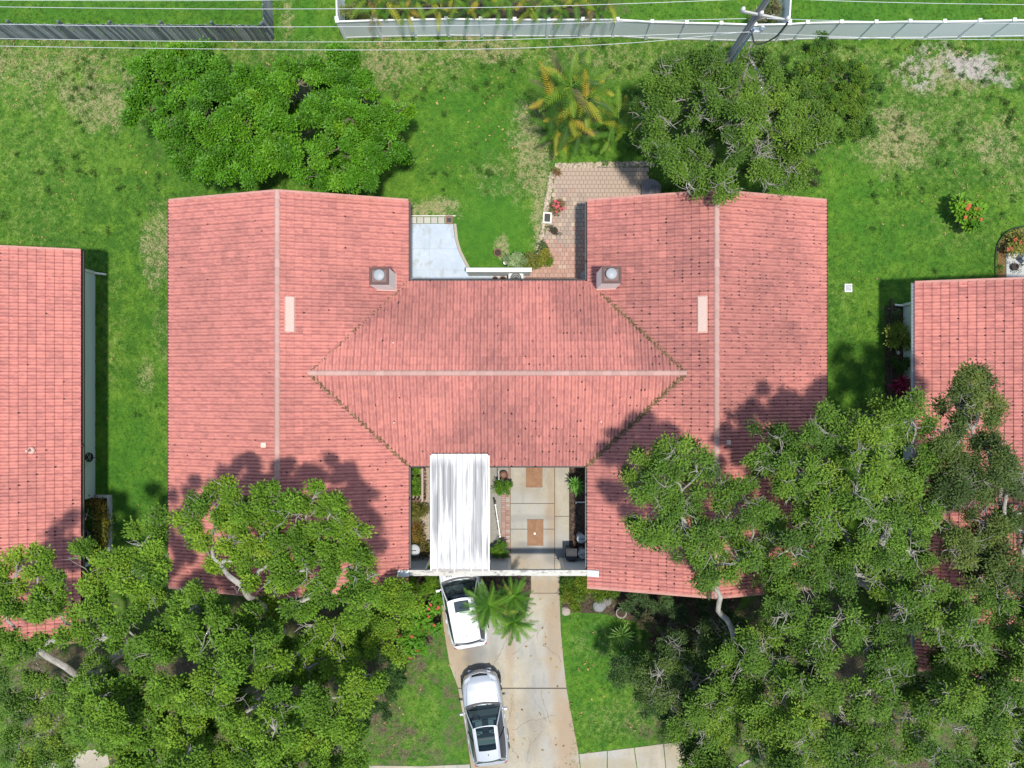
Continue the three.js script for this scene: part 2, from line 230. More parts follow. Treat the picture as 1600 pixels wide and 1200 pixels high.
// ---------------------------------------------------------------- houses
const HE = 2.4, SL = 1.56 / 5.3;                     // eave height, roof slope
const TH = Math.atan(SL), CT = Math.cos(TH), ST = Math.sin(TH);
const tileTex = dtex(512, 512, (u, v, i, j) => { const n = tfbm(u, v, 60, 3), s = fbm(u * 26, v * 9, 3), k = hash(i, j), roll = hash(Math.floor(u * 8), Math.floor(v * 4)); const d = sst(0.42, 0.72, s * 0.8 + roll * 0.24); const c = 1.0 - 0.24 * d * (0.45 + n) + 0.10 * (n - 0.5) + 0.08 * (k - 0.5); return [c, c * (1 - 0.04 * d), c * (1 + 0.02 * d)]; });
function tileGeometry(w, L, u0 = 0, v0 = 0) { // two rolls and two pans, a butt at the lower end; lower edge at z = 0
  const n = 16, pos = [], uv = [], idx = [], prof = [];
  for (let i = 0; i <= n; i++) { const t = i / n, ph = (t * 2) % 1 || (t === 1 ? 1 : 0), c = Math.abs(Math.sin(Math.PI * t * 2)); prof.push([(t - 0.5) * w, 0.062 * Math.pow(c, 0.85)]); }
  for (let k = 0; k < 2; k++) for (let i = 0; i <= n; i++) { pos.push(prof[i][0], prof[i][1] + (k ? 0.002 : 0.042), k ? -L : 0); uv.push(u0 + 0.25 * i / n, v0 + 0.25 * k); }
  for (let i = 0; i < n; i++) { const a = i, b = i + 1, c = n + 1 + i, d = c + 1; idx.push(a, b, c, b, d, c); }
  const o = pos.length / 3; for (let i = 0; i <= n; i++) { pos.push(prof[i][0], prof[i][1] + 0.042, 0, prof[i][0], prof[i][1] * 0.85, -0.012); uv.push(u0 + 0.25 * i / n, v0, u0 + 0.25 * i / n, v0 + 0.02); }
  for (let i = 0; i < n; i++) { const a = o + 2 * i; idx.push(a, a + 1, a + 2, a + 1, a + 3, a + 2); }
  const g = new THREE.BufferGeometry(); g.setAttribute('position', new THREE.Float32BufferAttribute(pos, 3)); g.setAttribute('uv', new THREE.Float32BufferAttribute(uv, 2)); g.setIndex(idx); g.computeVertexNormals(); return g;
}
function capGeometry(L, r = 0.125) { // ridge cap, a half barrel that widens slightly
  const n = 10, pos = [], idx = [], uv = [];
  for (let k = 0; k < 3; k++) for (let i = 0; i <= n; i++) { const a = Math.PI * i / n, R = k === 0 ? r - 0.02 : k === 1 ? r + 0.014 : r - 0.02, z = k === 0 ? -L / 2 - 0.02 : L / 2; pos.push(Math.cos(a) * R, Math.sin(a) * R * 0.85, z); uv.push(i / n, k / 2); }
  for (let k = 0; k < 2; k++) for (let i = 0; i < n; i++) { const a = k * (n + 1) + i, c = a + n + 1; idx.push(a, c, a + 1, a + 1, c, c + 1); }
  const g = new THREE.BufferGeometry(); g.setAttribute('position', new THREE.Float32BufferAttribute(pos, 3)); g.setAttribute('uv', new THREE.Float32BufferAttribute(uv, 2)); g.setIndex(idx); g.computeVertexNormals(); return g;
}
const TW = 0.302, TL = 0.40;
const tileGs = []; for (let k = 0; k < 16; k++) tileGs.push(tileGeometry(TW - 0.002, TL, (k % 4) / 4, Math.floor(k / 4) / 4));
const capG = capGeometry(0.38);
const TONES = 14, tileMats = []; const tone = t => mix3([0.235, 0.098, 0.086], [0.55, 0.212, 0.172], t);
for (let k = 0; k < TONES; k++) tileMats.push(std(tone(k / (TONES - 1)), 0.88, { map: tileTex }));
const tileWhite = std([1, 1, 1], 0.88, { map: tileTex, vertexColors: true });
const capMats = [0, 1, 2].map(k => std([0.46 + k * 0.035, 0.275 + k * 0.025, 0.235 + k * 0.022], 0.9, { map: speckTex }));
const mossMat = std([0.032, 0.014, 0.012], 1);
const litterMat = std([1, 1, 1], 1);
// plane: the eave runs through e, d points down the slope (unit, horizontal), a0..a1 along the eave, run = horizontal depth
function tilesOn(pl, hidden, out) {
  const { e, d, a0, a1, run } = pl; const Z = V(d[0] * CT, -ST, d[1] * CT), Y = V(d[0] * ST, CT, d[1] * ST), X = new THREE.Vector3().crossVectors(Y, Z);
  const rows = Math.round(run / CT / 0.345), ex = run / CT / rows, cols = Math.round((a1 - a0) / TW), cw = (a1 - a0) / cols, R = new THREE.Matrix4().makeBasis(X, Y, Z);
  for (let j = 0; j < rows; j++) for (let i = 0; i < cols; i++) {
    const p = V(e[0], e[1], e[2]).addScaledVector(X, a0 + (i + 0.5) * cw).addScaledVector(Z, -j * ex);
    const mid = p.clone().addScaledVector(Z, -ex / 2); if (hidden && hidden(mid)) continue;
    const m = R.clone(); m.scale(V(cw / TW, 1, 1)); m.setPosition(p.x, p.y, p.z);
    out.push({ m, mid, X, Y, Z, i, j, cw, ex });
  }
}
function weather(x, z, i, j, own) { // lichen and soot staining of the roof, tile by tile
  const a = fbm(x * 0.28 + own * 13, z * 0.28 + 4, 4), b = fbm(x * 0.9 + 7, z * 0.9 + own, 3), c = hash(i * 7 + own, j * 13 + own);
  return clamp(0.84 - sst(0.46, 0.72, a) * 0.34 - sst(0.42, 0.72, b) * 0.18 + (c - 0.5) * 0.14 + (c > 0.99 ? 0.16 : c < 0.005 ? -0.2 : 0));
}
function buildRoof(house, planes, deck, ridges, own, opts) {
  const roof = obj('roof', deck, M.soffit, house); const all = [];
  for (const pl of planes) tilesOn(pl, pl.hidden, all);
  const cam = V(0, H, 0);
  for (const t of all) { t.d = t.mid.distanceTo(cam) + (opts.covered && opts.covered(t.mid) ? 100 : 0); t.w = weather(t.mid.x, t.mid.z, t.i, t.j, own); if (opts.tint) t.w = clamp(t.w + opts.tint(t.mid)); }
  all.sort((p, q) => p.d - q.d);
  for (const t of all.slice(0, 300)) { const m = obj('roof_tile', tileGs[(hash(t.i + 5, t.j * 3 + own) * 16) | 0], tileMats[Math.round(t.w * (TONES - 1))], roof); m.matrix.copy(t.m); m.matrix.decompose(m.position, m.quaternion, m.scale); }
  // the tiles past the 300 nearest, joined
  const rest = all.slice(300), per = tileGs[0].index.count, nv = tileGs[0].attributes.position.count, pos = new Float32Array(rest.length * nv * 3), nor = new Float32Array(rest.length * nv * 3), col = new Float32Array(rest.length * nv * 3), uvs = new Float32Array(rest.length * nv * 2), idx = new Uint32Array(rest.length * per), v = V(0, 0, 0), nm = new THREE.Matrix3();
  rest.forEach((t, k) => { const g = tileGs[(hash(t.i + 5, t.j * 3 + own) * 16) | 0], gp = g.attributes.position, gn = g.attributes.normal, gu = g.attributes.uv, c = tone(t.w); nm.getNormalMatrix(t.m);
    for (let i = 0; i < nv; i++) { const o = (k * nv + i) * 3; v.fromBufferAttribute(gp, i).applyMatrix4(t.m); pos[o] = v.x; pos[o + 1] = v.y; pos[o + 2] = v.z; v.fromBufferAttribute(gn, i).applyMatrix3(nm).normalize(); nor[o] = v.x; nor[o + 1] = v.y; nor[o + 2] = v.z; col[o] = c[0]; col[o + 1] = c[1]; col[o + 2] = c[2]; uvs[(k * nv + i) * 2] = gu.getX(i); uvs[(k * nv + i) * 2 + 1] = gu.getY(i); }
    for (let i = 0; i < per; i++) idx[k * per + i] = g.index.getX(i) + k * nv; });
  const rg = new THREE.BufferGeometry(); rg.setAttribute('position', new THREE.BufferAttribute(pos, 3)); rg.setAttribute('normal', new THREE.BufferAttribute(nor, 3)); rg.setAttribute('color', new THREE.BufferAttribute(col, 3)); rg.setAttribute('uv', new THREE.BufferAttribute(uvs, 2)); rg.setIndex(new THREE.BufferAttribute(idx, 1));
  const im = obj('outer_roof_tiles', rg, tileWhite, roof); im.userData.kind = 'stuff';
  for (const [a, b] of ridges) { const A = V(...a), B = V(...b), n = Math.round(A.distanceTo(B) / 0.36), q = new THREE.Quaternion().setFromUnitVectors(V(0, 0, 1), B.clone().sub(A).normalize());
    for (let k = 0; k < n; k++) { const m = obj('ridge_cap', capG, capMats[(hash(k, own) * 3) | 0], roof); m.position.lerpVectors(A, B, (k + 0.5) / n); m.quaternion.copy(q); m.rotateY((hash(k, own + 7) - 0.5) * 0.05); m.position.y += (hash(k + 3, own) - 0.5) * 0.012; } }
  // dark moss tufts caught in the pans at the tile ends
  reseed(31 + own); const spots = [];
  for (const t of all) { const dn = opts.moss(t.mid); for (let s = 0; s < 2; s++) if (rnd() < dn) { const p = V(t.m.elements[12], t.m.elements[13], t.m.elements[14]).addScaledVector(t.X, (s ? 0.5 : 0.0) * t.cw - (s ? 0 : 0) + rr(-0.012, 0.012)).addScaledVector(t.Y, 0.032).addScaledVector(t.Z, rr(-0.005, 0.035)); spots.push([p, t]); } }
  if (spots.length) { const g = new THREE.IcosahedronGeometry(0.08, 0); const mi = new THREE.InstancedMesh(g, mossMat, spots.length), q = new THREE.Matrix4();
    spots.forEach(([p, t], k) => { q.makeBasis(t.X, t.Y, t.Z); const s = rr(0.7, 1.25); q.scale(V(s * 0.85, 0.42, s * rr(0.6, 0.9))); q.setPosition(p.x, p.y, p.z); mi.setMatrixAt(k, q); }); mi.name = 'moss_tufts'; mi.userData.kind = 'stuff'; roof.add(mi); }
  return roof;
}
function prism(x0, x1, z0, z1, alongZ, y0) { // gable solid under the tiles
  const s = new THREE.Shape(); const a = alongZ ? x0 : z0, b = alongZ ? x1 : z1, mid = (a + b) / 2, top = HE + (b - a) / 2 * SL - 0.03;
  s.moveTo(a, y0); s.lineTo(b, y0); s.lineTo(b, HE - 0.03); s.lineTo(mid, top); s.lineTo(a, HE - 0.03); s.closePath();
  const L = alongZ ? z1 - z0 : x1 - x0, g = new THREE.ExtrudeGeometry(s, { depth: L, bevelEnabled: false });
  if (alongZ) g.translate(0, 0, z0); else { g.rotateY(-Math.PI / 2); g.translate(x1, 0, 0); } return g;
}
function windowPart(parent, w, h, x, y, z, turn) { // frame, two panes, sill
  const f = obj('window', [bx(w, 0.06, 0.08, 0, h / 2), bx(w, 0.06, 0.08, 0, -h / 2), bx(0.06, h, 0.08, -w / 2), bx(0.06, h, 0.08, w / 2), bx(0.04, h, 0.07)], M.white, parent); f.position.set(x, y, z); f.rotation.y = turn;
  obj('pane', bx(w / 2 - 0.05, h - 0.06, 0.02, -w / 4), M.glass, f); obj('pane', bx(w / 2 - 0.05, h - 0.06, 0.02, w / 4), M.glass, f); obj('sill', bx(w + 0.12, 0.05, 0.14, 0, -h / 2 - 0.06, 0.02), M.white, f); return f;
}
function gutter(parent, a, b, mat = M.gutter) { const A = V(...a), B = V(...b), L = A.distanceTo(B); const s = new THREE.Shape(); s.moveTo(-0.055, 0.05); s.lineTo(-0.05, -0.05); s.lineTo(0.05, -0.05); s.lineTo(0.06, 0.05); s.lineTo(0.05, 0.05); s.lineTo(0.04, -0.04); s.lineTo(-0.042, -0.04); s.lineTo(-0.045, 0.05); s.closePath();
  const g = new THREE.ExtrudeGeometry(s, { depth: L, bevelEnabled: false }); g.applyQuaternion(new THREE.Quaternion().setFromUnitVectors(V(0, 0, 1), B.clone().sub(A).normalize())); return obj('gutter', g.translate(...a), mat, parent); }
const XL0 = -15.23, XL1 = -4.61, XR0 = 3.36, XR1 = 13.95, ZN = -8.17, ZS = 9.03, CN = -4.555, CS = 3.615;
const dd = HE - 0.01;
{
  const house = thing('house', 'red tiled twin winged house in the middle with two chimneys', 'house');
  const xl = (XL0 + XL1) / 2, xr = (XR0 + XR1) / 2, cz = (CN + CS) / 2, wr = (XL1 - XL0) / 2, cr = (CS - CN) / 2;
  const hC = p => HE + (cr - Math.abs(p.z - cz)) * SL, hW = p => Math.max(HE + (wr - Math.abs(p.x - xl)) * SL, HE + (wr - Math.abs(p.x - xr)) * SL);
  const underC = p => p.x > xl && p.x < xr && p.z > CN + 0.3 && p.z < CS - 0.3 && hC(p) > p.y + 0.14;
  const underW = p => hW(p) > p.y + 0.14;
  const zl = ZS - ZN, zm = (ZN + ZS) / 2;
  const planes = [
    { e: [XL0, dd, zm], d: [-1, 0], a0: -zl / 2, a1: zl / 2, run: wr }, { e: [XL1, dd, zm], d: [1, 0], a0: -zl / 2, a1: zl / 2, run: wr, hidden: underC },
    { e: [XR0, dd, zm], d: [-1, 0], a0: -zl / 2, a1: zl / 2, run: wr, hidden: underC }, { e: [XR1, dd, zm], d: [1, 0], a0: -zl / 2, a1: zl / 2, run: wr },
    { e: [-0.625, dd, CN], d: [0, -1], a0: -8.3, a1: 8.3, run: cr, hidden: underW }, { e: [-0.625, dd, CS], d: [0, 1], a0: -8.3, a1: 8.3, run: cr, hidden: underW },
  ];
  const deck = [prism(XL0 + 0.03, XL1 - 0.03, ZN + 0.03, ZS - 0.03, true, HE - 0.18), prism(XR0 + 0.03, XR1 - 0.03, ZN + 0.03, ZS - 0.03, true, HE - 0.181), prism(-8.6, 7.4, CN + 0.03, CS - 0.03, false, HE - 0.182)];
  const rt = HE + wr * SL, ct = HE + cr * SL;
  const ridges = [[[xl, rt, ZN], [xl, rt, ZS]], [[xr, rt, ZN], [xr, rt, ZS]], [[xl + 1.2, ct, cz], [xr - 1.2, ct, cz]]];
  const roof = buildRoof(house, planes, deck, ridges, 1, {
    covered: p => p.z > 3.2 && (p.x > 5 || p.x < -7),
    tint: p => { const d = (x, z, a, b) => Math.exp(-(((p.x - x) / a) ** 2) - (((p.z - z) / b) ** 2)); return 0.10 - 0.16 * d(-13, -4, 3, 4) - 0.12 * d(-7.2, -6.6, 1.6, 2) - 0.12 * d(-2, -3, 3, 1.5) - 0.10 * d(0.5, 1.2, 4, 2) - 0.08 * d(11.5, -3, 3, 4) - 0.12 * d(6.5, -5.5, 2, 2); },
    moss: p => { const n = fbm(p.x * 0.5 + 3, p.z * 0.5, 3); if (p.x > xr) return clamp(0.22 + (p.z + 8) * 0.028) * (0.4 + n); if (p.x > XR0 - 0.2) return (0.03 + clamp((p.x - 4) * 0.07 + p.z * 0.02, 0, 0.5)) * (0.4 + n); if (p.x > XL1) return 0.012 + clamp((p.x + 0.6) * 0.07 + (p.z + 1) * 0.03, 0, 0.34) * n * 1.6; if (p.z > 1) return clamp((p.z - 1) * 0.03, 0, 0.22) * (0.4 + n); return 0.012; },
  });
  // brown leaf litter packed into the four valleys
  reseed(55); const lit = []; const valley = (a, b, n, w) => { for (let k = 0; k < n; k++) { const t = rnd(); lit.push(V(...a).lerp(V(...b), t).add(V(rr(-1, 1) * w, 0.06 + rnd() * 0.03, rr(-1, 1) * w))); } };
  const vy = HE, px0 = xl + 1.22, px1 = xr - 1.22;
  valley([XL1, vy, CN], [px0, ct, cz], 150, 0.05); valley([XL1, vy, CS], [px0, ct, cz], 600, 0.08); valley([XR0, vy, CS], [px1, ct, cz], 1600, 0.12); valley([XR0 + 0.6, vy + 0.17, CN + 0.6], [px1, ct, cz], 700, 0.08); valley([XR0 + 0.9, vy + 0.27, CN + 0.9], [px1 - 1, ct - 0.3, cz - 1], 150, 0.14); valley([XL1, vy, CS], [xl + 3.4, vy + 0.5, CS - 2], 200, 0.1);
  const lg = new THREE.PlaneGeometry(0.10, 0.035), li = new THREE.InstancedMesh(lg, litterMat, lit.length), q = new THREE.Matrix4(), e = new THREE.Euler(), c = new THREE.Color();
  lit.forEach((p, k) => { e.set(-Math.PI / 2 + rr(-0.5, 0.5), rr(-0.4, 0.4), rr(0, 6.28)); q.makeRotationFromEuler(e); q.setPosition(p.x, p.y, p.z); li.setMatrixAt(k, q); li.setColorAt(k, c.setRGB(...mix3([0.05, 0.025, 0.014], [0.24, 0.15, 0.075], rnd()))); }); li.name = 'valley_leaf_litter'; li.userData.kind = 'stuff'; roof.add(li);
  // skylights, roof vents, pipes
  const onRoof = (px, py, side) => { const h0 = 3.4; return P(px, py, h0); };
  for (const [px, s] of [[453, 1], [1097, -1]]) { const p = P(px, 491, 3.88); const b = obj('skylight', [rbx(0.36, 0.10, 1.50, 0.02)], std([0.58, 0.42, 0.35], 0.7, { map: speckTex }), house); b.position.set(p.x, p.y + 0.02, p.z); b.rotation.z = -s * TH; obj('skylight_flashing', bx(0.44, 0.03, 1.58, 0, -0.035), std([0.55, 0.30, 0.25], 0.7), b); }
  for (const [px, py, h, w] of [[413, 695, 3.8, 0.22], [1137, 691, 3.75, 0.2]]) obj('roof_vent', [rbx(w, 0.09, w, 0.02, 0, 0.1), bx(w * 0.7, 0.2, w * 0.7)], std([0.68, 0.47, 0.38], 0.7), house).position.copy(P(px, py, h));
  for (const [px, py, h] of [[617, 660, 2.95], [938, 658, 2.98], [616, 536, 3.2], [540, 868, 3.3]]) obj('vent_pipe', [cyl(0.035, 0.04, 0.32, 10, 0, 0.1), cyl(0.09, 0.12, 0.04, 12)], std([0.60, 0.42, 0.36], 0.7), house).position.copy(P(px, py, h));
  // chimneys
  for (const [px, py, s] of [[592, 431, -1], [956, 429, 1]]) {
    const p = P(px, py, 4.6), y0 = 2.4; const ch = obj('chimney', [bx(0.80, 2.1, 0.70, 0, y0 + 1.05)], std([0.90, 0.85, 0.78], 0.9, { map: stuccoTex }), house); ch.position.set(p.x, 0, p.z);
    obj('crown', [bx(0.81, 0.1, 0.1, 0, 4.54, -0.305), bx(0.81, 0.1, 0.1, 0, 4.54, 0.305), bx(0.1, 0.1, 0.51, -0.355, 4.54), bx(0.1, 0.1, 0.51, 0.355, 4.54)], std([0.115, 0.062, 0.055], 0.85), ch);
    obj('crown_top', bx(0.61, 0.03, 0.51, 0, 4.51), std([0.20, 0.13, 0.12], 0.8), ch);
    obj('flue', cyl(0.20, 0.20, 0.22, 20, -s * 0.03, 4.6, -0.02), M.dark, ch);
    const cap = obj('flue_cap', lathe([[0, 0.07], [0.1, 0.062], [0.2, 0.03], [0.235, 0], [0.22, -0.01], [0, -0.01]], 24), std([0.30, 0.31, 0.32], 0.5), ch); cap.position.set(-s * 0.03, 4.73, -0.02);
    obj('cricket', new THREE.ConeGeometry(0.34, 0.5, 4).rotateY(Math.PI / 4).scale(1, 1, 0.7).rotateZ(s * -1.2), tileMats[12], ch).position.set(s * 0.5, 3.05, 0.12);
    obj('flashing', bx(0.86, 0.05, 0.78), std([0.55, 0.3, 0.26], 0.8), ch).position.set(0, 2.78, 0); ch.children[ch.children.length - 1].rotation.z = s * TH;
  }
  // walls
  const wall = (x0, x1, z0, z1) => obj('wall', bx(x1 - x0, HE - 0.2, z1 - z0, (x0 + x1) / 2, (HE - 0.2) / 2, (z0 + z1) / 2), M.stucco, house);
  wall(XL0 + 0.7, XL1 - 0.45, ZN + 0.55, ZS - 0.6); wall(XR0 + 0.45, XR1 - 0.7, ZN + 0.55, ZS - 0.6); wall(XL1 - 0.44, XR0 + 0.44, CN + 0.6, CS - 0.6);
  windowPart(house, 1.5, 1.2, xl - 2, 1.35, ZN + 0.55, 0); windowPart(house, 1.5, 1.2, xr + 2, 1.35, ZN + 0.55, 0); windowPart(house, 1.6, 1.2, xl - 1.5, 1.35, ZS - 0.6, 0); windowPart(house, 1.6, 1.2, xr + 1.5, 1.35, ZS - 0.6, 0);
  windowPart(house, 1.8, 2.0, -3, 1.1, CN + 0.6, 0); windowPart(house, 1.8, 2.0, 1.8, 1.1, CN + 0.6, 0);
  for (const x of [-0.6, 2.4]) { const d = obj('door', rbx(0.95, 2.05, 0.06, 0.01), std([0.22, 0.1, 0.07], 0.6), house); d.position.set(x, 1.05, CS - 0.58); obj('handle', new THREE.SphereGeometry(0.03, 10, 8), M.steel, d).position.set(0.38, -0.05, 0.06); }
  // gutters, rake boards
  gutter(house, [XL1 + 0.05, HE - 0.06, ZN + 0.05], [XL1 + 0.05, HE - 0.06, CN - 0.1]); gutter(house, [XL1 + 0.05, HE - 0.06, CS + 0.1], [XL1 + 0.05, HE - 0.06, ZS - 0.75]);
  gutter(house, [XR0 - 0.05, HE - 0.06, ZN + 0.05], [XR0 - 0.05, HE - 0.06, CN - 0.1]); gutter(house, [XR0 - 0.05, HE - 0.06, CS + 0.1], [XR0 - 0.05, HE - 0.06, ZS - 0.75]);
  gutter(house, [XL1 + 0.1, HE - 0.062, CN - 0.05], [XR0 - 0.1, HE - 0.062, CN - 0.05]); gutter(house, [XL1 + 0.1, HE - 0.062, CS + 0.05], [XR0 - 0.1, HE - 0.062, CS + 0.05]);
  gutter(house, [XL0 - 0.04, HE - 0.07, ZN + 0.05], [XL0 - 0.04, HE - 0.07, ZS - 0.05]); gutter(house, [XR1 + 0.04, HE - 0.07, ZN + 0.05], [XR1 + 0.04, HE - 0.07, ZS - 0.05]);
  const rakeM = std([0.50, 0.25, 0.20], 0.9, { map: tileTex });
  for (const [x0, x1] of [[XL0, XL1], [XR0, XR1]]) for (const z of [ZN, ZS]) for (const s of [-1, 1]) { const m = obj('rake_trim', bx(5.53, 0.09, 0.10), rakeM, house); const xm = (x0 + x1) / 2; m.position.set(xm + s * wr / 2, HE + wr / 2 * SL + 0.025, z); m.rotation.z = -s * TH; }
}
function neighbour(label, x0, side, z0, L, own, gut, moss, tint) { // side: +1 eave shown faces +x
  const house = thing('house', label, 'house'); const x1 = x0 - side * 10.6, a = Math.min(x0, x1), b = Math.max(x0, x1), xm = (a + b) / 2, wr = 5.3, z1 = z0 + L, zm = (z0 + z1) / 2;
  const planes = [{ e: [b, dd, zm], d: [1, 0], a0: -L / 2, a1: L / 2, run: wr }, { e: [a, dd, zm], d: [-1, 0], a0: -L / 2, a1: L / 2, run: wr }];
  const rt = HE + wr * SL;
  buildRoof(house, planes, [prism(a + 0.03, b - 0.03, z0 + 0.03, z1 - 0.03, true, HE - 0.18)], [[[xm, rt, z0], [xm, rt, z1]]], own, { covered: p => Math.abs(p.x) * F / (H - p.y) > 800 || p.z > 5, moss, tint });
  gutter(house, [x0 + side * 0.05, HE - 0.06, z0 + 0.02], [x0 + side * 0.05, HE - 0.06, z1 - 0.02], gut); const rakeM = std([0.50, 0.25, 0.20], 0.9, { map: tileTex });
  for (const z of [z0, z1]) for (const s of [-1, 1]) { const m = obj('rake_trim', bx(5.53, 0.09, 0.10), rakeM, house); m.position.set(xm + s * wr / 2, HE + wr / 2 * SL + 0.025, z); m.rotation.z = -s * TH; }
  return house;
}
{
  const zN = wz(391, HE), h = neighbour('red tiled house at the left edge with a pale green wall', -19.16, 1, zN, 17.4, 2, M.gutter, p => p.z > 1 ? 0.02 + 0.012 * (p.z - 1) : 0.012, p => 0.16);
  const X = wx(149), w0 = wz(424), w1 = wz(776);
  obj('wall', bx(9.6, HE - 0.2, w1 - w0, X - 4.8, (HE - 0.2) / 2, (w0 + w1) / 2), M.stucco, h); obj('wall', bx(9.0, HE - 0.2, zN + 16.6 - w1 - 0.003, X - 5.6, (HE - 0.2) / 2, (w1 + zN + 16.6) / 2), M.stucco, h);
  obj('return_wall', bx(0.62, 1.9, 0.16, X - 0.5, 0.95, wz(880)), M.stucco, h);
  for (const py of [530, 631]) { const v = obj('wall_vent', [bx(0.03, 0.36, 0.40)], M.dark, h); v.position.set(X + 0.015, 1.75, wz(py, 1.75)); for (let k = 0; k < 4; k++) obj('louvre', bx(0.02, 0.03, 0.36), M.gutter, v).position.set(0.02, -0.12 + k * 0.08, 0); }
  obj('downspout', [bar(V(X + 0.04, HE - 0.1, w0 + 0.1), V(X + 0.05, 0.12, w0 + 0.1), 0.04, 8), bar(V(X + 0.05, 0.12, w0 + 0.1), V(X + 0.55, 0.05, w0 + 0.16), 0.05, 8)], M.cream, h);
  obj('wall_cap', bx(0.5, 0.06, 0.12, X - 0.1, 2.2, w0), M.cream, h);
  obj('vent_pipe', [cyl(0.05, 0.05, 0.35, 12, 0, 0.12), cyl(0.12, 0.16, 0.05, 12)], std([0.55, 0.36, 0.3], 0.7), h).position.copy(P(48, 704, 3.05));
  const h2 = neighbour('red tiled house at the right edge with dark course lines', 17.9, -1, wz(441, HE), 17.2, 3, M.galv, p => 0.05 + clamp((p.z + 3) * 0.06, 0, 0.4) * fbm(p.x * .5, p.z * .5, 3), p => 0.14);
  const X2 = wx(1411), v0 = wz(474); obj('wall', bx(9.2, HE - 0.2, 15.6, X2 + 4.6, (HE - 0.2) / 2, v0 + 7.8), M.stucco, h2); obj('wall_cap', bx(0.55, 0.06, 0.12, X2 + 0.1, 2.2, v0), M.cream, h2);
  obj('downspout', [bar(V(X2 - 0.04, HE - 0.1, v0 + 0.12), V(X2 - 0.05, 0.12, v0 + 0.12), 0.04, 8), bar(V(X2 - 0.05, 0.12, v0 + 0.12), V(X2 - 0.42, 0.05, v0 + 0.08), 0.05, 8)], M.cream, h2);
  obj('electric_meter', [rbx(0.12, 0.4, 0.28, 0.02), cyl(0.1, 0.1, 0.1, 14).rotateZ(Math.PI / 2).translate(-0.08, 0.05, 0)], M.dark, h2).position.set(X2 - 0.06, 1.4, wz(572, 1.4));
}
// ---------------------------------------------------------------- front screen wall, carport
{
  const z = wz(895, 2.45), g = thing('entry_wall', 'white screen wall with a long beam across the courtyard front', 'wall', [0, 0, z]);
  const wm = std([0.60, 0.61, 0.60], 0.9, { map: stuccoTex, bumpMap: grainTex, bumpScale: 0.004 });
  for (const [a, b] of [[-4.95, wx(672)], [wx(767), wx(797)], [wx(877), 3.85]]) { obj('wall_panel', bx(b - a, 2.28, 0.16, (a + b) / 2, 1.14), wm, g); }
  const beamT = dtex(256, 32, (u, v, i, j) => { const n = fbm(u * 60, v * 4, 4), k = fbm(u * 14 + 5, v * 3, 3); return mix3([0.50, 0.48, 0.43], [0.22, 0.21, 0.195], sst(0.5, 0.75, n * 0.6 + k * 0.45)); });
  obj('beam', rbx(7.97, 0.2, 0.26, 0.015, -0.625, 2.385), std([1, 1, 1], 0.85, { map: beamT }), g);
  for (const [x, s] of [[3.58, 1], [-4.83, -1]]) { const m = obj('metal_strap', rbx(0.52, 0.02, 0.29, 0.006), M.galv, g); m.position.set(x, 2.585, 0); m.rotation.z = s * TH; }
  for (const px of [692, 796, 876]) obj('post', rbx(0.15, 2.28, 0.2, 0.01, wx(px), 1.14), M.cream, g);
}
{
  const a = P(674, 709, 2.75), b = P(763, 889, 2.62), L = b.z - a.z, W = b.x - a.x, n = 9;
  const g = thing('carport', 'white ribbed metal carport roof with grey weathered streaks', 'carport', [(a.x + b.x) / 2, 0, (a.z + b.z) / 2]);
  const st = dtex(512, 1024, (u, v, i, j) => { const p = Math.floor(u * n), w = fbm(u * 38 + p * 9, v * 2.2 + p * 3.7, 4), b2 = fbm(u * 6, v * 3 + 4, 4), f = fbm(u * 90, v * 26, 3); const e = sst(0, 0.16, v) * sst(0, 0.12, 1 - v); let c = mix3([0.50, 0.50, 0.51], [0.17, 0.175, 0.195], sst(0.42, 0.64, w * 0.62 + b2 * 0.5) * (0.25 + 0.75 * e)); c = mix3(c, [0.30, 0.16, 0.12], sst(0.62, 0.75, f) * 0.8 * (v < 0.02 ? 1 : 0)); return c; });
  const pm = std([1, 1, 1], 0.42, { map: st, metalness: 0.0 }), pw = W / n;
  for (let k = 0; k < n; k++) {
    const s = new THREE.Shape(); s.moveTo(0, 0); s.lineTo(pw - 0.06, 0); s.lineTo(pw - 0.05, 0.07); s.lineTo(pw - 0.016, 0.07); s.lineTo(pw - 0.003, 0); s.lineTo(pw - 0.003, -0.006); s.lineTo(0, -0.006); s.closePath();
    const q = new THREE.ExtrudeGeometry(s, { depth: L, bevelEnabled: false }); const p = q.attributes.position, uv = q.attributes.uv; for (let i = 0; i < p.count; i++) uv.setXY(i, (p.getX(i) + k * pw) / W, 1 - p.getZ(i) / L);
    q.translate(-W / 2 + k * pw, 0, -L / 2); const m = obj('roof_panel', q, pm, g); m.position.set(0, 2.69, 0); m.rotation.x = Math.atan2(0.13, L);
  }
  const f = std([0.72, 0.72, 0.72], 0.5);
  obj('side_fascia', bx(0.05, 0.14, L, -W / 2 - 0.028, 2.66), f, g).rotation.x = Math.atan2(0.13, L); obj('side_fascia', bx(0.05, 0.14, L, W / 2 + 0.028, 2.66), f, g).rotation.x = Math.atan2(0.13, L);
  obj('gutter', bx(W + 0.1, 0.1, 0.1, 0, 2.55, L / 2 + 0.06), std([0.33, 0.3, 0.29], 0.6), g); for (const u of [-0.4, -0.1, 0.2, 0.4]) obj('gutter_strap', bx(0.04, 0.02, 0.24, u * W, 2.63, L / 2 + 0.05), M.white, g);
  for (const x of [-W / 2 + 0.06, W / 2 - 0.06]) for (const z of [-L / 2 + 0.75, L / 2 - 0.25]) obj('post', bx(0.08, 2.58, 0.08, x, 1.29, z), M.white, g);
}
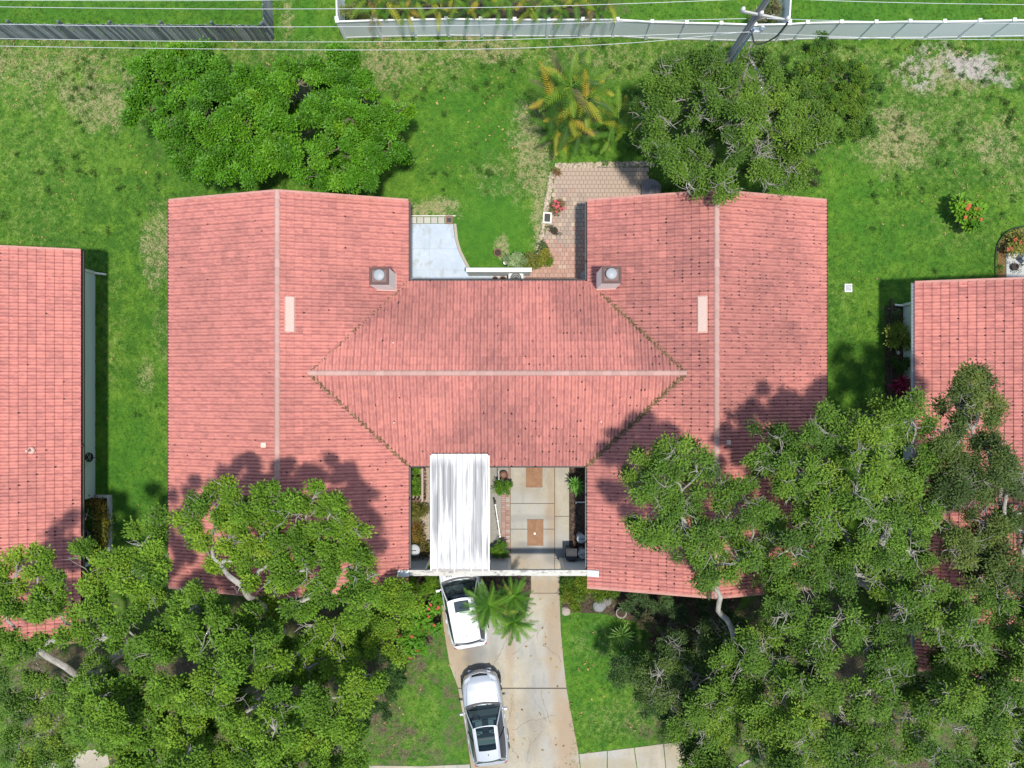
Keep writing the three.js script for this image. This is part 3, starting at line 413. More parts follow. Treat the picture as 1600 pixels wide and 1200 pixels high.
// ---------------------------------------------------------------- vegetation
const inPoly = (x, y, q) => { let c = false; for (let i = 0, j = q.length - 1; i < q.length; j = i++) if ((q[i][1] > y) !== (q[j][1] > y) && x < (q[j][0] - q[i][0]) * (y - q[i][1]) / (q[j][1] - q[i][1]) + q[i][0]) c = !c; return c; };
function leafMat(rough = 0.55, tr = 0.3) { return phys([1, 1, 1], rough, { transmission: tr, thickness: 0, ior: 1.3 }); }
const leafM = leafMat(0.6, 0.28), leafGloss = leafMat(0.42, 0.22);
// a sprig: leaves round a short twig, each leaf two folded faces
function sprig(n, len, wid, spread, droop, sd) {
  reseed(sd); const pos = [], idx = [];
  for (let k = 0; k < n; k++) {
    const a = k * 2.4 + rr(-0.4, 0.4), el = rr(-0.25, 0.95) - droop, r0 = rr(0, spread), y0 = rr(-0.4, 0.5) * spread;
    const d = V(Math.cos(a) * Math.cos(el), Math.sin(el), Math.sin(a) * Math.cos(el)), s = V(-Math.sin(a), rr(-0.5, 0.5), Math.cos(a)).normalize(), up = new THREE.Vector3().crossVectors(s, d).normalize();
    const L = len * rr(0.75, 1.25), W = wid * rr(0.8, 1.2), b = d.clone().multiplyScalar(r0).add(V(rr(-1, 1) * spread * 0.5, y0, rr(-1, 1) * spread * 0.5)), o = pos.length / 3;
    const tip = b.clone().addScaledVector(d, L).addScaledVector(up, -L * 0.12), m = b.clone().addScaledVector(d, L * 0.45);
    const l = m.clone().addScaledVector(s, W).addScaledVector(up, W * 0.25), r = m.clone().addScaledVector(s, -W).addScaledVector(up, W * 0.25);
    for (const p of [b, l, tip, r]) pos.push(p.x, p.y, p.z); idx.push(o, o + 1, o + 2, o, o + 2, o + 3);
  }
  const g = new THREE.BufferGeometry(); g.setAttribute('position', new THREE.Float32BufferAttribute(pos, 3)); g.setIndex(idx); g.computeVertexNormals(); return clean(g);
}
const SPR = { oak: sprig(20, 0.10, 0.026, 0.16, 0, 101), broad: sprig(24, 0.105, 0.034, 0.17, 0.05, 102), big: sprig(12, 0.19, 0.060, 0.16, 0.1, 103), fine: sprig(26, 0.07, 0.016, 0.14, 0, 104), tuft: sprig(16, 0.20, 0.014, 0.06, -0.3, 105), small: sprig(16, 0.07, 0.024, 0.10, 0, 106) };
// clumps: [{p: Vector3, r}]; leaves are set on the outside of each clump's ellipsoid
function leaves(parent, name, clumps, geo, mat, dens, cols, o = {}) {
  const items = []; const flat = o.flat ?? 0.7;
  for (const c of clumps) {
    const n = Math.round(dens * c.r * c.r * (c.k ?? 1)), t0 = rnd(), hue = c.hue ?? rnd();
    const sub = []; const ns = Math.max(3, Math.round(c.r * c.r * (o.sub ?? 9)));
    for (let k = 0; k < ns; k++) { const a = rr(0, 6.283), u = rr(-0.25, 1), q = Math.sqrt(1 - Math.min(1, u * u)), R = c.r * rr(0.55, 0.95); sub.push([V(Math.cos(a) * q * R, u * R * flat, Math.sin(a) * q * R), rr(0.2, 0.36) * (0.5 + 0.5 * Math.min(c.r, 1.2)), rnd()]); }
    for (let k = 0; k < n; k++) {
      const s = sub[(rnd() * ns) | 0], a = rr(0, 6.283), u = rr(-0.6, 1), q = Math.sqrt(Math.max(0, 1 - u * u)), R = s[1] * Math.pow(rnd(), 0.45);
      items.push([V(c.p.x + s[0].x + Math.cos(a) * q * R, c.p.y + s[0].y + u * R * 0.8, c.p.z + s[0].z + Math.sin(a) * q * R), clamp(hue * 0.5 + s[2] * 0.35 + rnd() * 0.3 - 0.07)]);
    }
  }
  const im = new THREE.InstancedMesh(geo, mat, items.length), m = new THREE.Matrix4(), e = new THREE.Euler(), q = new THREE.Quaternion(), c = new THREE.Color();
  items.forEach(([p, t], k) => { e.set(rr(-0.6, 0.6), rr(0, 6.28), rr(-0.6, 0.6)); q.setFromEuler(e); const s = rr(0.75, 1.25) * (o.size ?? 1); m.compose(p, q, V(s, s, s)); im.setMatrixAt(k, m);
    const x = t * (cols.length - 1), i = Math.min(cols.length - 2, Math.floor(x)), v = rr(0.66, 1.28), cc = mix3(cols[i], cols[i + 1], x - i); im.setColorAt(k, c.setRGB(cc[0] * v, cc[1] * v, cc[2] * v)); });
  im.name = name; im.userData.kind = 'stuff'; parent.add(im); return im;
}
function taper(pts, r0, r1, n = 6) { // tapered limb along a curve
  const cv = new THREE.CatmullRomCurve3(pts), seg = Math.max(3, pts.length * 2), pos = [], uv = [], idx = [], up = V(0.3, 0.9, 0.31).normalize(); let L = 0, last = null;
  for (let i = 0; i <= seg; i++) { const t = i / seg, p = cv.getPoint(t), d = cv.getTangent(t), s = new THREE.Vector3().crossVectors(d, up).normalize(), b = new THREE.Vector3().crossVectors(s, d), r = r0 + (r1 - r0) * t; if (last) L += p.distanceTo(last); last = p;
    for (let k = 0; k <= n; k++) { const a = k / n * 6.2832; pos.push(p.x + (s.x * Math.cos(a) + b.x * Math.sin(a)) * r, p.y + (s.y * Math.cos(a) + b.y * Math.sin(a)) * r, p.z + (s.z * Math.cos(a) + b.z * Math.sin(a)) * r); uv.push(k / n, L * 0.8); } }
  for (let i = 0; i < seg; i++) for (let k = 0; k < n; k++) { const a = i * (n + 1) + k, c = a + n + 1; idx.push(a, c, a + 1, a + 1, c, c + 1); }
  const g = new THREE.BufferGeometry(); g.setAttribute('position', new THREE.Float32BufferAttribute(pos, 3)); g.setAttribute('uv', new THREE.Float32BufferAttribute(uv, 2)); g.setIndex(idx); g.computeVertexNormals(); return clean(g);
}
function wander(a, b, n, amp) { const out = [a.clone()]; for (let i = 1; i < n; i++) out.push(a.clone().lerp(b, i / n).add(V(rr(-amp, amp), rr(-amp, amp) * 0.7, rr(-amp, amp)))); out.push(b.clone()); return out; }
// tree: trunk at base, limbs joined nearest-first so that wood thickens toward the trunk
function tree(name, label, category, base, forkH, clumps, o) {
  reseed(o.seed); const g = thing(name, label, category, [base.x, 0, base.z], 0, o.group); const loc = clumps.map(c => ({ ...c, p: c.p.clone().sub(V(base.x, 0, base.z)) }));
  const root = { p: V(rr(-0.2, 0.2), forkH, rr(-0.2, 0.2)), par: null, n: 0 }, nodes = [root];
  const tg = [...loc].sort((a, b) => a.p.distanceTo(root.p) - b.p.distanceTo(root.p));
  for (const c of tg) { const q = c.p.clone().add(V(0, c.r * (o.lift ?? 0.0) - c.r * 0.15, 0)); let best = root, bc = 1e9; for (const nd of nodes) { const d = nd.p.distanceTo(q) * 1.0 + nd.p.distanceTo(root.p) * 0.55; if (d < bc) { bc = d; best = nd; } } nodes.push({ p: q, par: best, n: 0, c }); }
  for (let i = nodes.length - 1; i > 0; i--) { let nd = nodes[i]; const w = nd.c.r; while (nd) { nd.n += w; nd = nd.par; } }
  const rad = n => (o.wood ?? 0.045) * Math.sqrt(n) + 0.012, limbs = [];
  for (const nd of nodes) if (nd.par) { const L = nd.p.distanceTo(nd.par.p); limbs.push(taper(wander(nd.par.p, nd.p, Math.max(3, Math.round(L / 0.7)), 0.10 * Math.min(L, 2.2)), Math.min(rad(nd.n) * 1.12, rad(nd.par.n)), Math.max(0.015, rad(nd.n) * 0.8))); }
  const tw = o.twigs ?? 5; for (const nd of nodes) if (nd.c) for (let k = 0; k < tw; k++) { const a = rr(0, 6.28), u = rr(-0.1, 1), q = nd.p.clone().add(V(Math.cos(a) * nd.c.r * 0.85, u * nd.c.r * 0.75, Math.sin(a) * nd.c.r * 0.85)); const pts = wander(nd.p, q, 3, 0.13 * nd.c.r); limbs.push(taper(pts, 0.026, 0.007, 4)); for (let s = 0; s < (o.sub2 ?? 1); s++) { const m = pts[1 + (rnd() * 2 | 0)]; limbs.push(taper(wander(m, m.clone().add(V(rr(-.5, .5), rr(0.05, .45), rr(-.5, .5))), 2, 0.06), 0.015, 0.005, 4)); } }
  const tr = Math.min(0.42, rad(root.n) * 1.05); obj('trunk', taper([V(0, -0.1, 0), V(rr(-.08, .08), forkH * 0.4, rr(-.08, .08)), root.p.clone().add(V(0, 0.1, 0))], tr * 1.35, tr, 10), o.bark, g);
  const dead = o.bare ? [] : null; if (limbs.length) { const m = obj('branches', limbs, o.bark, g); m.userData.kind = 'stuff'; }
  leaves(g, 'crown', loc.filter(c => !c.bare), o.leaf, o.mat ?? leafM, o.dens, o.cols, o);
  return g;
}
// clumps spread over an outline drawn in photo pixels, with the crown's height there
function fill(poly, step, h, rpx0, o = {}) { const rpx = rpx0 * 1.12;
  const xs = poly.map(p => p[0]), ys = poly.map(p => p[1]), out = []; reseed(o.seed ?? 3);
  for (let y = Math.min(...ys); y <= Math.max(...ys); y += step * 0.87) for (let x = Math.min(...xs) + (Math.round(y / step) % 2) * step / 2; x <= Math.max(...xs); x += step) {
    const qx = x + rr(-1, 1) * step * 0.33, qy = y + rr(-1, 1) * step * 0.33; if (!inPoly(qx, qy, poly)) continue; if (rnd() < (o.gap ?? 0.1)) continue;
    let hh = h + rr(-1, 1) * (o.dh ?? 0.7) + (o.dome ? o.dome(qx, qy) : 0); const r = rpx * rr(0.75, 1.2) * (H - hh) / F; out.push({ p: P(qx, qy, hh), r, k: o.k, hue: clamp((fbm(qx * 0.02, qy * 0.02 + (o.seed ?? 0), 3) - 0.3) * 1.8) });
    if (o.under && rnd() < o.under) out.push({ p: P(qx + rr(-15, 15), qy + rr(-15, 15), hh - rr(1.0, 1.8)), r: r * 1.05, k: 0.7, hue: 0 });
  }
  return out;
}
const at = (list, h) => list.map(([x, y, r, hh, k]) => ({ p: P(x, y, hh ?? h), r: r * (H - (hh ?? h)) / F, k }));
const G1 = [[0.060, 0.140, 0.010], [0.110, 0.225, 0.014], [0.165, 0.295, 0.018], [0.250, 0.345, 0.022]];           // bright broadleaf
const G2 = [[0.052, 0.115, 0.013], [0.092, 0.188, 0.018], [0.145, 0.258, 0.022], [0.230, 0.325, 0.028]];           // live oak
const G3 = [[0.042, 0.135, 0.007], [0.075, 0.215, 0.009], [0.115, 0.280, 0.011], [0.185, 0.335, 0.013]];           // lush shrub tree
const G4 = [[0.028, 0.068, 0.012], [0.045, 0.105, 0.018], [0.075, 0.15, 0.025]];                                      // dark hedge
// rear left pair of rounded trees
{
  const A = fill([[207, 128], [240, 92], [330, 92], [395, 108], [432, 125], [440, 190], [430, 250], [400, 275], [345, 268], [285, 240], [235, 190]], 34, 3.6, 26, { seed: 21, gap: 0.02, dh: 0.35, under: 0.3, dome: (x, y) => 0 - ((x - 330) / 130) ** 2 * 0.9 - ((y - 175) / 110) ** 2 * 0.8 });
  tree('leafy_tree', 'dense rounded green tree behind the left wing, the left one of a pair', 'tree', P(330, 190), 1.4, A, { seed: 22, bark: M.barkBrown, leaf: SPR.broad, mat: leafGloss, dens: 200, cols: G3, twigs: 3, wood: 0.0245, group: 'trees behind the left wing' });
  const B = fill([[440, 120], [480, 95], [545, 92], [572, 130], [600, 145], [632, 170], [636, 230], [610, 265], [570, 288], [500, 285], [450, 262], [428, 200]], 34, 3.8, 26, { seed: 23, gap: 0.02, dh: 0.35, under: 0.3, dome: (x, y) => 0 - ((x - 530) / 120) ** 2 * 0.9 - ((y - 190) / 110) ** 2 * 0.8 });
  tree('leafy_tree', 'dense rounded green tree next to the open back lawn', 'tree', P(530, 195), 1.4, B, { seed: 24, bark: M.barkBrown, leaf: SPR.broad, mat: leafGloss, dens: 200, cols: G3, twigs: 3, wood: 0.0245, group: 'trees behind the left wing' });
}
// rear right oak and the bushy tree beside it
{
  const A = fill([[990, 215], [1005, 150], [1050, 105], [1110, 90], [1180, 88], [1240, 110], [1275, 150], [1285, 215], [1270, 265], [1220, 290], [1150, 296], [1080, 292], [1030, 282], [1000, 250]], 38, 5.3, 26, { seed: 25, gap: 0.06, dh: 0.6, under: 0.35, dome: (x, y) => 0 - ((x - 1130) / 150) ** 2 * 1.2 - ((y - 190) / 110) ** 2 * 0.9 });
  tree('oak_tree', 'twiggy grey branched oak behind the right wing', 'tree', P(1120, 200), 1.8, A, { seed: 26, bark: M.bark, leaf: SPR.oak, dens: 190, cols: G2, twigs: 7, sub2: 2, wood: 0.0266, lift: 0.1 });
  const B = fill([[1262, 95], [1300, 86], [1325, 100], [1345, 130], [1365, 165], [1345, 205], [1310, 232], [1280, 235], [1262, 180]], 30, 4.4, 24, { seed: 27, gap: 0, dh: 0.4, under: 0.3 });
  tree('bushy_tree', 'dense yellow tipped bushy tree right of the twiggy oak', 'tree', P(1305, 165), 1.2, B, { seed: 28, bark: M.barkBrown, leaf: SPR.small, dens: 300, cols: [[0.035, 0.10, 0.01], [0.06, 0.15, 0.012], [0.14, 0.24, 0.014], [0.27, 0.33, 0.016]], twigs: 2, wood: 0.0210 });
}
// front left trees
{
  const L1 = [...at([[322, 792, 30], [352, 772, 26], [385, 800, 30], [415, 775, 24], [455, 800, 34], [490, 778, 26], [522, 795, 30], [548, 822, 26], [500, 835, 30], [455, 850, 30], [545, 885, 34], [575, 905, 26], [400, 850, 24], [360, 835, 24], [480, 890, 30], [515, 925, 30], [440, 905, 22], [300, 815, 20], [560, 945, 28], [470, 940, 26], [380, 915, 20], [325, 845, 16]], 7.0), ...at([[430, 955, 26], [490, 975, 28], [460, 1005, 26], [525, 990, 28], [510, 1030, 26], [415, 985, 22], [545, 1040, 24], [480, 1045, 26], [575, 1060, 24]], 5.0), ...at([[345, 808, 24], [430, 822, 26], [478, 822, 26], [380, 868, 22], [425, 880, 24], [500, 865, 26], [525, 855, 24], [345, 880, 16], [410, 800, 24], [365, 785, 22], [300, 840, 16], [575, 870, 18]], 6.6)];
  tree('shade_tree', 'pale branched tree spreading over the lower left wing of the roof', 'tree', P(440, 985), 3.4, L1, { seed: 30, bark: M.bark, leaf: SPR.broad, dens: 185, cols: G1, twigs: 4, wood: 0.0310, lift: 0.25, group: 'shade trees along the front' });
  const L2 = fill([[270, 930], [330, 945], [400, 950], [450, 985], [470, 1030], [560, 1050], [560, 1110], [590, 1150], [560, 1260], [380, 1260], [170, 1240], [150, 1160], [125, 1120], [150, 1060], [230, 1040], [255, 980]], 58, 7.2, 34, { seed: 31, gap: 0.05, dh: 0.9, under: 0.7 });
  tree('shade_tree', 'bright green broad tree filling the lower left corner', 'tree', P(350, 1080), 3.2, L2, { seed: 32, bark: M.bark, leaf: SPR.broad, dens: 185, cols: G1, twigs: 4, wood: 0.0300, lift: 0.2, group: 'shade trees along the front' });
  const L3 = [...at([[25, 895, 34], [60, 880, 26], [10, 940, 28], [70, 945, 30], [100, 905, 22], [150, 895, 30], [185, 880, 28], [225, 850, 30], [250, 820, 22], [210, 910, 26], [140, 950, 28], [175, 960, 24], [235, 890, 22], [20, 1005, 34], [60, 1010, 22], [130, 860, 20], [120, 990, 22], [250, 870, 20], [-30, 960, 34], [-20, 1020, 34], [200, 985, 26], [160, 1000, 24], [230, 930, 24], [95, 960, 24], [240, 1010, 22]], 6.6)];
  tree('shade_tree', 'open white limbed tree over the left neighbour roof corner', 'tree', P(215, 1000), 4.6, L3, { seed: 33, bark: M.bark, leaf: SPR.broad, dens: 185, cols: G1, twigs: 4, wood: 0.0330, lift: 0.15, group: 'shade trees along the front' });
  const L4 = at([[30, 1110, 30], [70, 1090, 26], [20, 1160, 34], [80, 1140, 30], [110, 1170, 26], [50, 1200, 36], [5, 1060, 20], [110, 1070, 22], [60, 1050, 24], [150, 1045, 24], [30, 1085, 26], [100, 1110, 28], [130, 1135, 26], [140, 1085, 26], [85, 1190, 30]], 4.8);
  tree('shade_tree', 'dull green tree in the shade at the bottom left edge', 'tree', P(50, 1120), 1.8, L4, { seed: 34, bark: M.bark, leaf: SPR.oak, dens: 150, cols: G2, twigs: 6, wood: 0.0225, group: 'shade trees along the front' });
  const L5 = at([[590, 945, 34], [620, 965, 28], [575, 985, 32], [600, 1010, 30], [640, 935, 22], [555, 1010, 28], [610, 925, 24]], 3.4);
  tree('leafy_tree', 'low leafy green tree beside the red flowering shrub', 'tree', P(595, 965), 1.2, L5, { seed: 35, bark: M.barkBrown, leaf: SPR.broad, dens: 150, cols: G1, twigs: 3, wood: 0.0245 });
}
// front right oaks
{
  const seedy = { bark: M.bark, leaf: SPR.oak, dens: 170, cols: G2, twigs: 6, sub2: 2, lift: 0.2, group: 'live oaks at the lower right' };
  const RA = fill([[992, 770], [1010, 715], [1055, 695], [1100, 725], [1170, 745], [1195, 800], [1185, 875], [1130, 905], [1075, 895], [1020, 868]], 42, 7.2, 29, { seed: 41, gap: 0.06, dh: 0.6, under: 0.3 });
  tree('oak_tree', 'oak limb crown overhanging the lower right wing of the main roof', 'tree', P(1100, 960), 4.6, RA, { ...seedy, seed: 42, wood: 0.0250 });
  const RB = fill([[1185, 660], [1235, 625], [1300, 612], [1380, 620], [1440, 650], [1445, 720], [1490, 780], [1480, 860], [1420, 930], [1300, 950], [1215, 930], [1190, 860], [1200, 790]], 48, 8.0, 32, { seed: 43, gap: 0.03, dh: 0.7, under: 0.6, dome: (x, y) => 0 - ((x - 1340) / 170) ** 2 * 1.0 - ((y - 770) / 150) ** 2 * 0.8 });
  tree('oak_tree', 'tallest oak between the main house and the right house', 'tree', P(1345, 905), 4.4, RB, { ...seedy, seed: 44, wood: 0.0290 });
  const RC = fill([[1455, 640], [1485, 600], [1540, 605], [1560, 650], [1530, 690], [1600, 760], [1640, 800], [1640, 900], [1540, 930], [1490, 880], [1500, 790], [1460, 720]], 46, 7.2, 29, { seed: 45, gap: 0.04, dh: 0.7, under: 0.4 });
  tree('oak_tree', 'yellowish oak reaching over the right house roof', 'tree', P(1520, 900), 3.4, RC, { ...seedy, seed: 46, wood: 0.0250, cols: [[0.04, 0.075, 0.014], [0.075, 0.125, 0.022], [0.13, 0.18, 0.028], [0.2, 0.22, 0.04]] });
  const RD = fill([[1200, 935], [1300, 935], [1400, 915], [1440, 960], [1430, 1080], [1440, 1180], [1400, 1260], [1180, 1260], [1090, 1210], [1050, 1140], [1085, 1080], [1120, 1020], [1160, 970]], 50, 7.0, 32, { seed: 47, gap: 0.05, dh: 0.8, under: 0.7, dome: (x, y) => 0 - clamp((1230 - x) / 170) * 3.2 });
  tree('oak_tree', 'broad oak along the bottom edge right of the driveway lawn', 'tree', P(1255, 1060), 3.2, RD, { ...seedy, seed: 48, wood: 0.0275 });
  const RF = fill([[1040, 1010], [1070, 975], [1120, 960], [1165, 970], [1140, 1030], [1110, 1080], [1065, 1125], [1030, 1095], [1015, 1055]], 34, 3.0, 24, { seed: 51, gap: 0.05, dh: 0.4, under: 0.2 });
  tree('understory_tree', 'low dull green thicket between the front lawn and the oaks', 'tree', P(1060, 1030), 1.0, RF, { ...seedy, group: undefined, seed: 52, wood: 0.03, cols: [[0.035, 0.075, 0.015], [0.065, 0.12, 0.022], [0.11, 0.175, 0.03], [0.13, 0.09, 0.06]], dens: 130, twigs: 9 });
  const RE = fill([[1425, 890], [1490, 890], [1540, 930], [1640, 910], [1660, 1260], [1440, 1260], [1450, 1180], [1440, 1070]], 50, 7.4, 32, { seed: 49, gap: 0.05, dh: 0.8, under: 0.7 });
  tree('oak_tree', 'oak filling the bottom right corner', 'tree', P(1530, 1060), 3.4, RE, { ...seedy, seed: 50, wood: 0.0280 });
}
// ---------------------------------------------------------------- shrubs
function shrub(name, label, category, list, h, o) { // blobs in photo pixels: x, y, radius, height
  reseed(o.seed ?? 60); const cl = at(list, h); const c = V(0, 0, 0); cl.forEach(q => c.add(q.p)); c.multiplyScalar(1 / cl.length); c.y = 0;
  const g = thing(name, label, category, [c.x, 0, c.z], 0, o.group); const loc = cl.map(q => ({ ...q, p: q.p.clone().sub(c) }));
  const st = []; for (const q of loc) for (let k = 0; k < (o.stems ?? 3); k++) st.push(taper(wander(V(q.p.x * 0.6 + rr(-.05, .05), o.base ?? -0.03, q.p.z * 0.6 + rr(-.05, .05)), q.p.clone().add(V(rr(-.6, .6) * q.r, q.r * rr(0, 0.6), rr(-.6, .6) * q.r)), 3, 0.05), 0.02, 0.006, 4));
  const sm = obj('stems', st, o.bark ?? M.barkBrown, g); sm.userData.kind = 'stuff'; leaves(g, 'foliage', loc, o.leaf ?? SPR.small, o.mat ?? leafM, o.dens ?? 260, o.cols ?? G1, o);
  if (o.flowers) { const fg = flowerG, m = std(o.flowers.c, 0.8), pts = []; for (let k = 0; k < o.flowers.n; k++) { const q = loc[k % loc.length], a = rr(0, 6.28), R = Math.sqrt(rnd()) * q.r * 0.9; const f = obj('flower', fg, m, g); f.position.set(q.p.x + Math.cos(a) * R, q.p.y + q.r * (o.flat ?? 0.7) * Math.sqrt(1 - (R / q.r) ** 2) * 0.95 + 0.05, q.p.z + Math.sin(a) * R); f.rotation.set(rr(-.4, .4), rr(0, 6), rr(-.4, .4)); f.scale.setScalar(rr(0.7, 1.2) * (o.flowers.s ?? 1)); } }
  return g;
}
const flowerG = (() => { const list = []; reseed(71); for (let k = 0; k < 14; k++) { const a = k * 2.399, R = 0.012 * Math.sqrt(k) * 2.1; list.push(new THREE.CircleGeometry(0.032, 6).rotateX(-Math.PI / 2 + rr(-.5, .5)).translate(Math.cos(a) * R, 0.03 - R * 0.35, Math.sin(a) * R)); } return merge(list); })();
shrub('hedge', 'dark clipped hedge mass in shade at the lower left lawn', 'hedge', [[560, 1030, 22], [590, 1020, 24], [620, 1035, 20], [565, 1065, 26], [600, 1065, 26], [628, 1060, 16], [560, 1100, 24], [595, 1105, 24], [580, 1135, 18], [545, 1140, 18]], 1.2, { cols: G4, seed: 61, dens: 330, flat: 0.9 });
shrub('flowering_shrub', 'green shrub with scattered red flowers beside the left drive edge', 'shrub', [[632, 955, 16], [660, 950, 18], [680, 940, 12], [650, 980, 18], [672, 975, 14], [630, 990, 14], [655, 1005, 14], [640, 1022, 10]], 0.8, { leaf: SPR.big, cols: G3, seed: 62, dens: 120, flowers: { n: 26, c: [0.48, 0.065, 0.045], s: 0.72 } });
shrub('shrub', 'low green shrub bed under the left end of the screen wall', 'shrub', [[650, 912, 15], [668, 908, 15], [682, 915, 12], [640, 928, 14], [620, 935, 13], [665, 925, 12]], 0.6, { leaf: SPR.tuft, cols: G1, seed: 63, dens: 260 });
shrub('shrub', 'yellow green grassy shrub right of the drive by the screen wall', 'shrub', [[892, 912, 13], [908, 908, 15], [925, 912, 14], [890, 930, 13], [908, 932, 15], [926, 930, 13], [900, 945, 10], [940, 922, 12], [955, 925, 10]], 0.6, { leaf: SPR.tuft, cols: [[0.05, 0.11, 0.01], [0.10, 0.19, 0.015], [0.20, 0.26, 0.02], [0.28, 0.25, 0.04]], seed: 64, dens: 280 });
shrub('shrub', 'tangled dark shrub under the right gable edge of the roof', 'shrub', [[985, 945, 16], [1010, 955, 18], [1040, 950, 18], [1070, 955, 18], [1100, 950, 16], [1130, 955, 16], [1000, 935, 12]], 0.7, { leaf: SPR.tuft, cols: [[0.05, 0.10, 0.03], [0.09, 0.16, 0.05], [0.14, 0.21, 0.08]], seed: 65, dens: 200 });
shrub('shrub', 'dark red leaved shrub at the shady right lawn edge', 'shrub', [[1020, 975, 20], [1050, 985, 22], [1035, 1005, 20], [1070, 1000, 20], [1090, 980, 18], [1060, 1020, 16]], 1.2, { leaf: SPR.small, cols: [[0.07, 0.035, 0.03], [0.12, 0.045, 0.045], [0.09, 0.11, 0.035], [0.17, 0.08, 0.08]], seed: 66, dens: 170, bark: M.bark, stems: 8 });
shrub('shrub', 'large dark green shrub bulging onto the right front lawn', 'shrub', [[965, 1045, 18], [990, 1042, 22], [1010, 1045, 26], [970, 1060, 22], [1000, 1075, 26], [1035, 1060, 26], [1025, 1100, 26], [1055, 1090, 26], [1050, 1130, 26], [1075, 1120, 26], [1085, 1150, 20], [1060, 1040, 26], [1085, 1060, 26], [1040, 1020, 22], [1100, 1090, 24]], 2.4, { leaf: SPR.oak, cols: [[0.03, 0.075, 0.014], [0.055, 0.115, 0.02], [0.10, 0.18, 0.03]], seed: 67, dens: 120, bark: M.bark, stems: 6 });
shrub('shrub', 'round green shrub with orange flowers alone on the right lawn', 'shrub', [[1500, 330, 15], [1520, 332, 16], [1508, 346, 15], [1526, 346, 13], [1510, 322, 10]], 0.8, { leaf: SPR.big, cols: G3, seed: 68, dens: 200, flat: 0.9, flowers: { n: 14, c: [0.42, 0.10, 0.03], s: 0.95 } });
shrub('shrub', 'yellow green shrub in the mulch bed by the right house', 'shrub', [[1394, 512, 9], [1400, 524, 10], [1406, 534, 8], [1396, 532, 8], [1412, 538, 6]], 0.5, { leaf: SPR.broad, cols: [[0.10, 0.18, 0.02], [0.20, 0.28, 0.03], [0.30, 0.33, 0.05]], seed: 69, dens: 200 });
shrub('shrub', 'dark green shrub between the yellow one and the red plant', 'shrub', [[1398, 566, 9], [1408, 568, 10], [1404, 576, 9], [1414, 572, 6]], 0.5, { leaf: SPR.small, cols: [[0.03, 0.08, 0.01], [0.06, 0.13, 0.015]], seed: 70, dens: 300 });
shrub('shrub', 'small leafy shrub at the top of the right mulch bed', 'shrub', [[1398, 490, 7], [1402, 500, 7]], 0.3, { leaf: SPR.small, cols: [[0.03, 0.07, 0.015], [0.07, 0.12, 0.02]], seed: 72, dens: 180 });
shrub('croton_shrub', 'green and yellow croton in the white edged left bed', 'shrub', [[155, 785, 7], [156, 796, 8], [158, 808, 8], [162, 820, 8], [158, 830, 8], [162, 842, 7], [156, 850, 7]], 0.45, { leaf: SPR.broad, cols: [[0.06, 0.11, 0.01], [0.16, 0.17, 0.02], [0.30, 0.23, 0.03], [0.18, 0.08, 0.02]], seed: 73, dens: 220 });
shrub('boxwood', 'clipped rectangular box bush nearer the house in the courtyard', 'bush', [[776, 758, 6], [784, 758, 6], [792, 758, 6], [776, 766, 6], [784, 766, 6], [792, 766, 6]], 0.5, { leaf: SPR.small, cols: [[0.05, 0.13, 0.01], [0.09, 0.21, 0.012], [0.14, 0.27, 0.015]], seed: 74, dens: 900, flat: 1, size: 0.7 });
shrub('boxwood', 'clipped rectangular box bush beside the screen wall', 'bush', [[775, 854, 6], [782, 854, 6], [788, 854, 6], [775, 862, 6], [782, 862, 6], [788, 862, 6]], 0.5, { leaf: SPR.small, cols: [[0.05, 0.13, 0.01], [0.09, 0.21, 0.012], [0.14, 0.27, 0.015]], seed: 75, dens: 900, flat: 1, size: 0.7 });
shrub('hedge', 'small green hedge in the dark trellis box of the courtyard', 'hedge', [[648, 738, 8], [654, 748, 8], [650, 760, 8], [656, 768, 7], [648, 772, 7]], 0.6, { leaf: SPR.small, cols: G1, seed: 76, dens: 420 });
shrub('shrub', 'olive spiky shrub in the gravel left of the carport', 'shrub', [[650, 790, 7], [656, 800, 8], [648, 808, 8], [660, 796, 6]], 0.4, { leaf: SPR.tuft, cols: [[0.10, 0.11, 0.02], [0.20, 0.20, 0.04], [0.28, 0.22, 0.06]], seed: 77, dens: 300 });
shrub('shrub', 'orange brown shrub below the olive one left of the carport', 'shrub', [[650, 826, 7], [658, 830, 7], [648, 838, 7], [656, 842, 6]], 0.4, { leaf: SPR.tuft, cols: [[0.08, 0.10, 0.02], [0.22, 0.17, 0.03], [0.35, 0.17, 0.04]], seed: 78, dens: 300 });
shrub('shrub', 'small mixed plant beside the round white lid left of the carport', 'shrub', [[662, 862, 6], [668, 858, 6]], 0.3, { leaf: SPR.broad, cols: [[0.08, 0.05, 0.02], [0.16, 0.18, 0.03]], seed: 79, dens: 160 });
shrub('shrub', 'pale silvery green bush behind the white privacy wall', 'bush', [[800, 404, 9], [810, 404, 9], [805, 412, 9], [806, 399, 7]], 0.45, { leaf: SPR.small, cols: [[0.18, 0.27, 0.10], [0.28, 0.37, 0.16], [0.38, 0.46, 0.24]], seed: 80, dens: 420 });
shrub('shrub', 'brown and green shrub between the silvery bush and the pavers', 'shrub', [[828, 404, 6], [836, 408, 6], [833, 402, 5]], 0.3, { leaf: SPR.broad, cols: [[0.10, 0.16, 0.02], [0.25, 0.22, 0.05], [0.28, 0.13, 0.08]], seed: 81, dens: 200 });
shrub('shrub', 'dark shrub at the right corner of the rear right gable', 'shrub', [[1255, 275, 10], [1268, 280, 10], [1262, 265, 8], [1275, 270, 7]], 0.8, { leaf: SPR.small, cols: [[0.03, 0.05, 0.015], [0.06, 0.08, 0.02]], seed: 82, dens: 220 });
